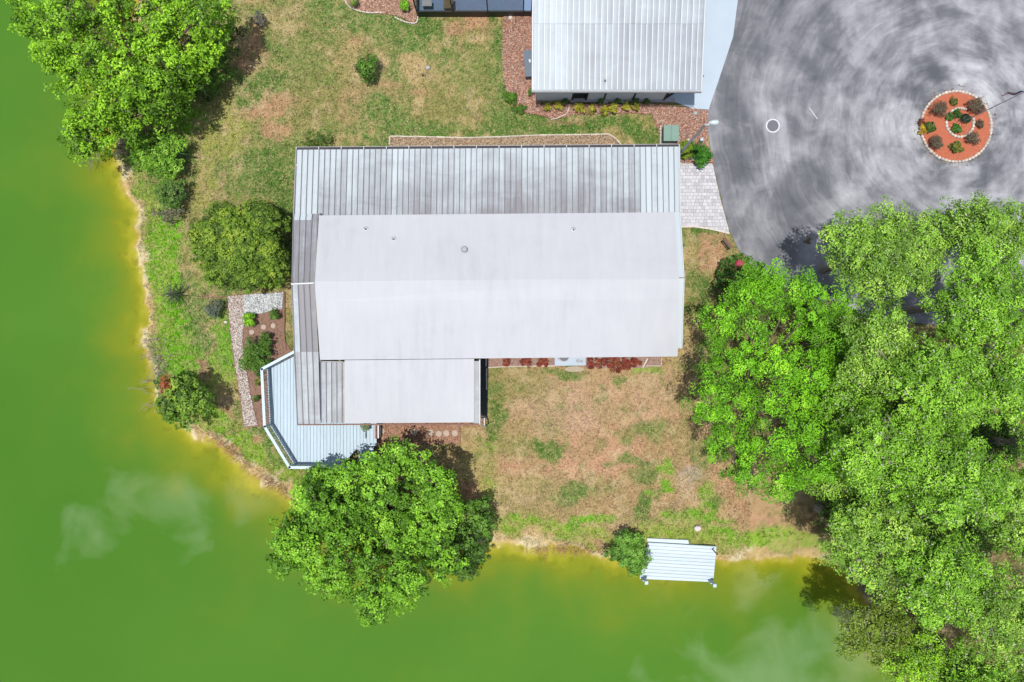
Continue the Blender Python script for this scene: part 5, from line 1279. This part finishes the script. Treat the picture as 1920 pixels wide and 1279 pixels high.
for f in F:
    i, j = divmod(f[0], nv + 1); c = blu if (i < nu * .42 and j < nv * .55) else (red if j % 2 == 0 else wht)
    mbf.add([V[k] for k in f], [(0, 1, 2, 3)], c)
mbf.build("flag", M['flag'], fp)

# street lamp
lx, ly_ = P2(1259.5, 304.5)
lp = empty("street_lamp", (lx, ly_, 0), "tall grey street lamp with a white head beside the east end of the awning", "street lamp")
mb = MB(); mb.cyl(lx, ly_, 0, 7.0, .085, 12, .06); mb.build("pole", M['steel'], lp)
hx, hy = P2(1346, 230, 7.05); ax, ay = P2(1322, 235, 7.0)
mb = MB(); mb.tube([(lx, ly_, 6.9), (ax + .1, ay, 7.02), (hx - .32, hy, 7.05)], [.04, .035, .03], 8); mb.build("arm", M['lampwhite'], lp)
mb = MB(); mb.tube([(hx - .45, hy - .0, 7.05), (hx - .25, hy, 7.06), (hx - .05, hy, 7.05), (hx + .05, hy, 7.03)], [.05, .12, .14, .07], 12); mb.build("lamp_head", M['lampwhite'], lp, True)

# manhole with painted ring, scratch
mx_, my_ = P2(1449, 236); mh = empty("manhole", (mx_, my_, 0), "round manhole cover with a white painted ring on the asphalt", "manhole cover")
mb = MB(); n = 40
for k in range(n):
    a, b = 2 * pi * k / n, 2 * pi * (k + 1) / n; r0, r1 = .335, .41
    mb.add([(mx_ + cos(t) * r, my_ + sin(t) * r, .0165) for t, r in ((a, r0), (a, r1), (b, r1), (b, r0))], [(0, 1, 2, 3)])
mb.build("painted_ring", M['paint'], mh); mb = MB(); mb.cyl(mx_, my_, -.02, .02, .33, 32); mb.build("cover", M['ironlid'], mh)
mb = MB()
A, B = P2(1517, 202), P2(1532, 223); mb.box((A[0] + B[0]) / 2, (A[1] + B[1]) / 2, .0155, sqrt((A[0] - B[0]) ** 2 + (A[1] - B[1]) ** 2), .035, .006, atan2(B[1] - A[1], B[0] - A[0]))
tag(mb.build("road_scratch", M['paint']), "thin pale scratch on the asphalt right of the manhole", "road mark")

# utility cabinet
x, y = P2(1258.5, 249.5, .7); ub = empty("utility_box", (x, y, 0), "green metal utility box on the red mulch beside the awning corner", "utility box")
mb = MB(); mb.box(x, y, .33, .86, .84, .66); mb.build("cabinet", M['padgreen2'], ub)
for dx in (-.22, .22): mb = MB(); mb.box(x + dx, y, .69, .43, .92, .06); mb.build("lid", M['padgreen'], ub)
mb = MB(); mb.box(x, y, .02, 1.05, 1.0, .1); mb.build("pad", M['slabgrey'], ub)
# grey storage bench beside the neighbour wall
x, y = P2(990, 118, .6); sb = empty("storage_box", (x, y, 0), "long grey storage box tucked under the building's left eave", "storage box", rz=0)
mb = MB(); mb.box(x + .18, y - .02, .28, .72, 1.45, .56, .06); mb.build("body", M['greybox'], sb); mb = MB(); mb.box(x + .18, y - .02, .59, .78, 1.52, .06, .06); mb.build("lid", M['greybox'], sb)
mb = MB(); mb.box(x + .1, y + .1, .635, .1, .18, .03, .3); mb.build("latch", M['metalw'], sb)
# air conditioner on its slab
q = [P2(1040, 660), P2(1098, 660), P2(1098, 685), P2(1040, 686)]
mb = MB(); mb.prism(q, .09, -.05); o = mb.build("equipment_slab", M['concrete']); tag(o, "white concrete slab carrying the air conditioner by the south wall", "slab")
x, y = P2(1057, 668, .6); ac = empty("air_conditioner", (x, y, .09), "round grey air conditioner half under the south eave", "air conditioner")
mb = MB(); mb.cyl(x, y, .09, .70, .33, 24); mb.build("casing", M['steel'], ac); mb = MB(); mb.cyl(x, y, .70, .74, .28, 24); mb.build("fan_guard", M['ironlid'], ac)
for (xx, yy, r, h, lab) in ((1083, 677, .10, .2, "left small round meter on the equipment slab"), (1090, 678, .08, .25, "right small round meter on the equipment slab")):
    x, y = P2(xx, yy); mb = MB(); mb.cyl(x, y, .09, h, r, 16); t_ = mb.build("meter", M['slabgrey']); tag(t_, lab, "meter")
mb = MB(); x, y = P2(1077, 692)
mb.prism([(x + cos(2 * pi * k / 20) * .56 * (abs(cos(2 * pi * k / 20)) ** -.15 if abs(cos(2 * pi * k / 20)) > .1 else 1), y + sin(2 * pi * k / 20) * .17) for k in range(20)], .05, -.03); tag(mb.build("stepping_slab", mat_plain("tan_slab", C(196, 180, 155), .85, .15, 9, bmp=.3)), "oval tan slab in front of the air conditioner", "slab")
# round stones
def disc_stone(px, py, r, label, group, name="stepping_stone"):
    x, y = P2(px, py); mb = MB(); mb.cyl(x, y, -.02, .075, r, 20); mb.cyl(x, y, .075, .085, r * .8, 20); o = mb.build(name, M['stepstone']); tag(o, label, "stepping stone", group)
for (x, y, r, lab) in ((473, 623, .15, "lowest left round stone in the garden soil"), (495, 613.5, .15, "middle round stone in the garden soil"), (513, 611, .15, "right round stone in the garden soil")):
    disc_stone(x, y, r, lab, "round stones in the garden soil")
for (x, y, lab) in ((853, 812, "rightmost round stone below the south eave"), (837, 812, "round stone second from the right below the south eave"), (823, 813, "round stone third from the right below the south eave"), (808, 811, "round stone at the tree shadow's edge below the south eave"),
                    (777, 810, "round stone between the two tips of the tree shadow"), (716, 808, "round stone nearest the deck's side wall")):
    disc_stone(x, y, .18, lab, "round stones below the south eave")
def rock(px, py, r, label, seed=0, m='stonewhite', name="rock", sz=.6):
    me = stone_mesh(500 + seed, 2 * r, 1.5 * r, sz * r * 2); me.materials.clear(); me.materials.append(M[m]); x, y = P2(px, py)
    o = link(name, me, None, (x, y, sz * r * .6)); tag(o, label, "rock"); return o
rock(1307, 990, .26, "white rock lying on the bright grass above the dock", 1)
rock(485, 609, .05, "tiny white pebble between two round garden stones", 2); rock(509, 621, .05, "tiny pale pebble below the right round garden stone", 3); rock(516, 660, .08, "pale stone alone on the soil near the deck rail", 4)
rock(957, 34, .14, "pale rock at the top of the mulch left of the building", 5); rock(1298, 298, .16, "pale rock between fern bush and lamp shrub", 6); rock(1292, 288, .13, "tan rock behind the fern bush", 7, 'stepstone')
rock(1290, 263, .10, "small white rock beside the utility box", 8); rock(424, 604, .12, "pale round stone on the timber edging", 9); rock(1303, 213, .16, "grey stone in the mulch corner by the driveway", 10, 'slabgrey'); rock(1073, 190, .2, "pale block under the eave beside the hose", 11, 'slabgrey')
x, y = P2(1313.5, 264); gl = empty("garden_light", (x, y, 0), "small dome garden light in the mulch near the asphalt", "garden light")
mb = MB(); mb.cyl(x, y, 0, .12, .14, 14); mb.build("base", M['blacktrim'], gl); mb = MB(); mb.tube([(x + .03, y + .03, .12), (x + .03, y + .03, .2), (x + .03, y + .03, .24)], [.13, .1, .03], 14); mb.build("dome", M['lampwhite'], gl, True)
hp = [P(x, y, .06) for x, y in cr([(1067, 196), (1066, 206), (1061, 214), (1052, 218), (1044, 222), (1033, 224)], 4)]
mb = MB(); mb.tube(hp, .035, 6); tag(mb.build("garden_hose", M['rubber']), "white hose curving out from the building wall over the mulch", "hose")
# well cap and sprinkler
x, y = P2(803, 128); mb = MB(); mb.cyl(x, y, -.02, .10, .12, 16); mb.cyl(x, y, .10, .13, .09, 16); tag(mb.build("well_cap", M['slabgrey']), "grey cap in the bare patch of the north lawn", "well cap")
x, y = P2(793, 142); mb = MB(); mb.cyl(x, y, -.02, .16, .045, 10); mb.box(x, y, .17, .16, .04, .03, .6); tag(mb.build("sprinkler", M['blacktrim']), "small dark sprinkler head left of the grey cap", "sprinkler")
# small slatted bench
x, y = P2(1361, 458); ang = radians(-50); be = empty("garden_bench", (x, y, 0), "small dark slatted bench on the bare patch below the paver drive", "bench")
s_, c_ = sin(ang), cos(ang); nxv = (-s_, c_)
for k in range(3): d = -.08 + k * .09; mb = MB(); mb.box(x + nxv[0] * d, y + nxv[1] * d, .36, .66, .07, .03, ang); mb.build("slat", mat_plain("weathered_slat", C(88, 90, 84), .8, .2, 10) if k == 0 and 'slat' not in M else M.get('slat', M['wood']), be); 
mb = MB(); mb.box(x - nxv[0] * .19, y - nxv[1] * .19, .5, .66, .03, .22, ang); mb.build("backrest", M['blacktrim'], be)
for d1 in (-.28, .28):
    for d2 in (-.1, .12): mb = MB(); mb.box(x + c_ * d1 + nxv[0] * d2, y + s_ * d1 + nxv[1] * d2, .17, .04, .04, .36); mb.build("leg", M['blacktrim'], be)
bpy.context.view_layer.update()
print("LEAVES", LEAFCOUNT, "TRIS", sum(len(o.data.loops) - 2 * len(o.data.polygons) for o in bpy.data.objects if o.type == 'MESH'))
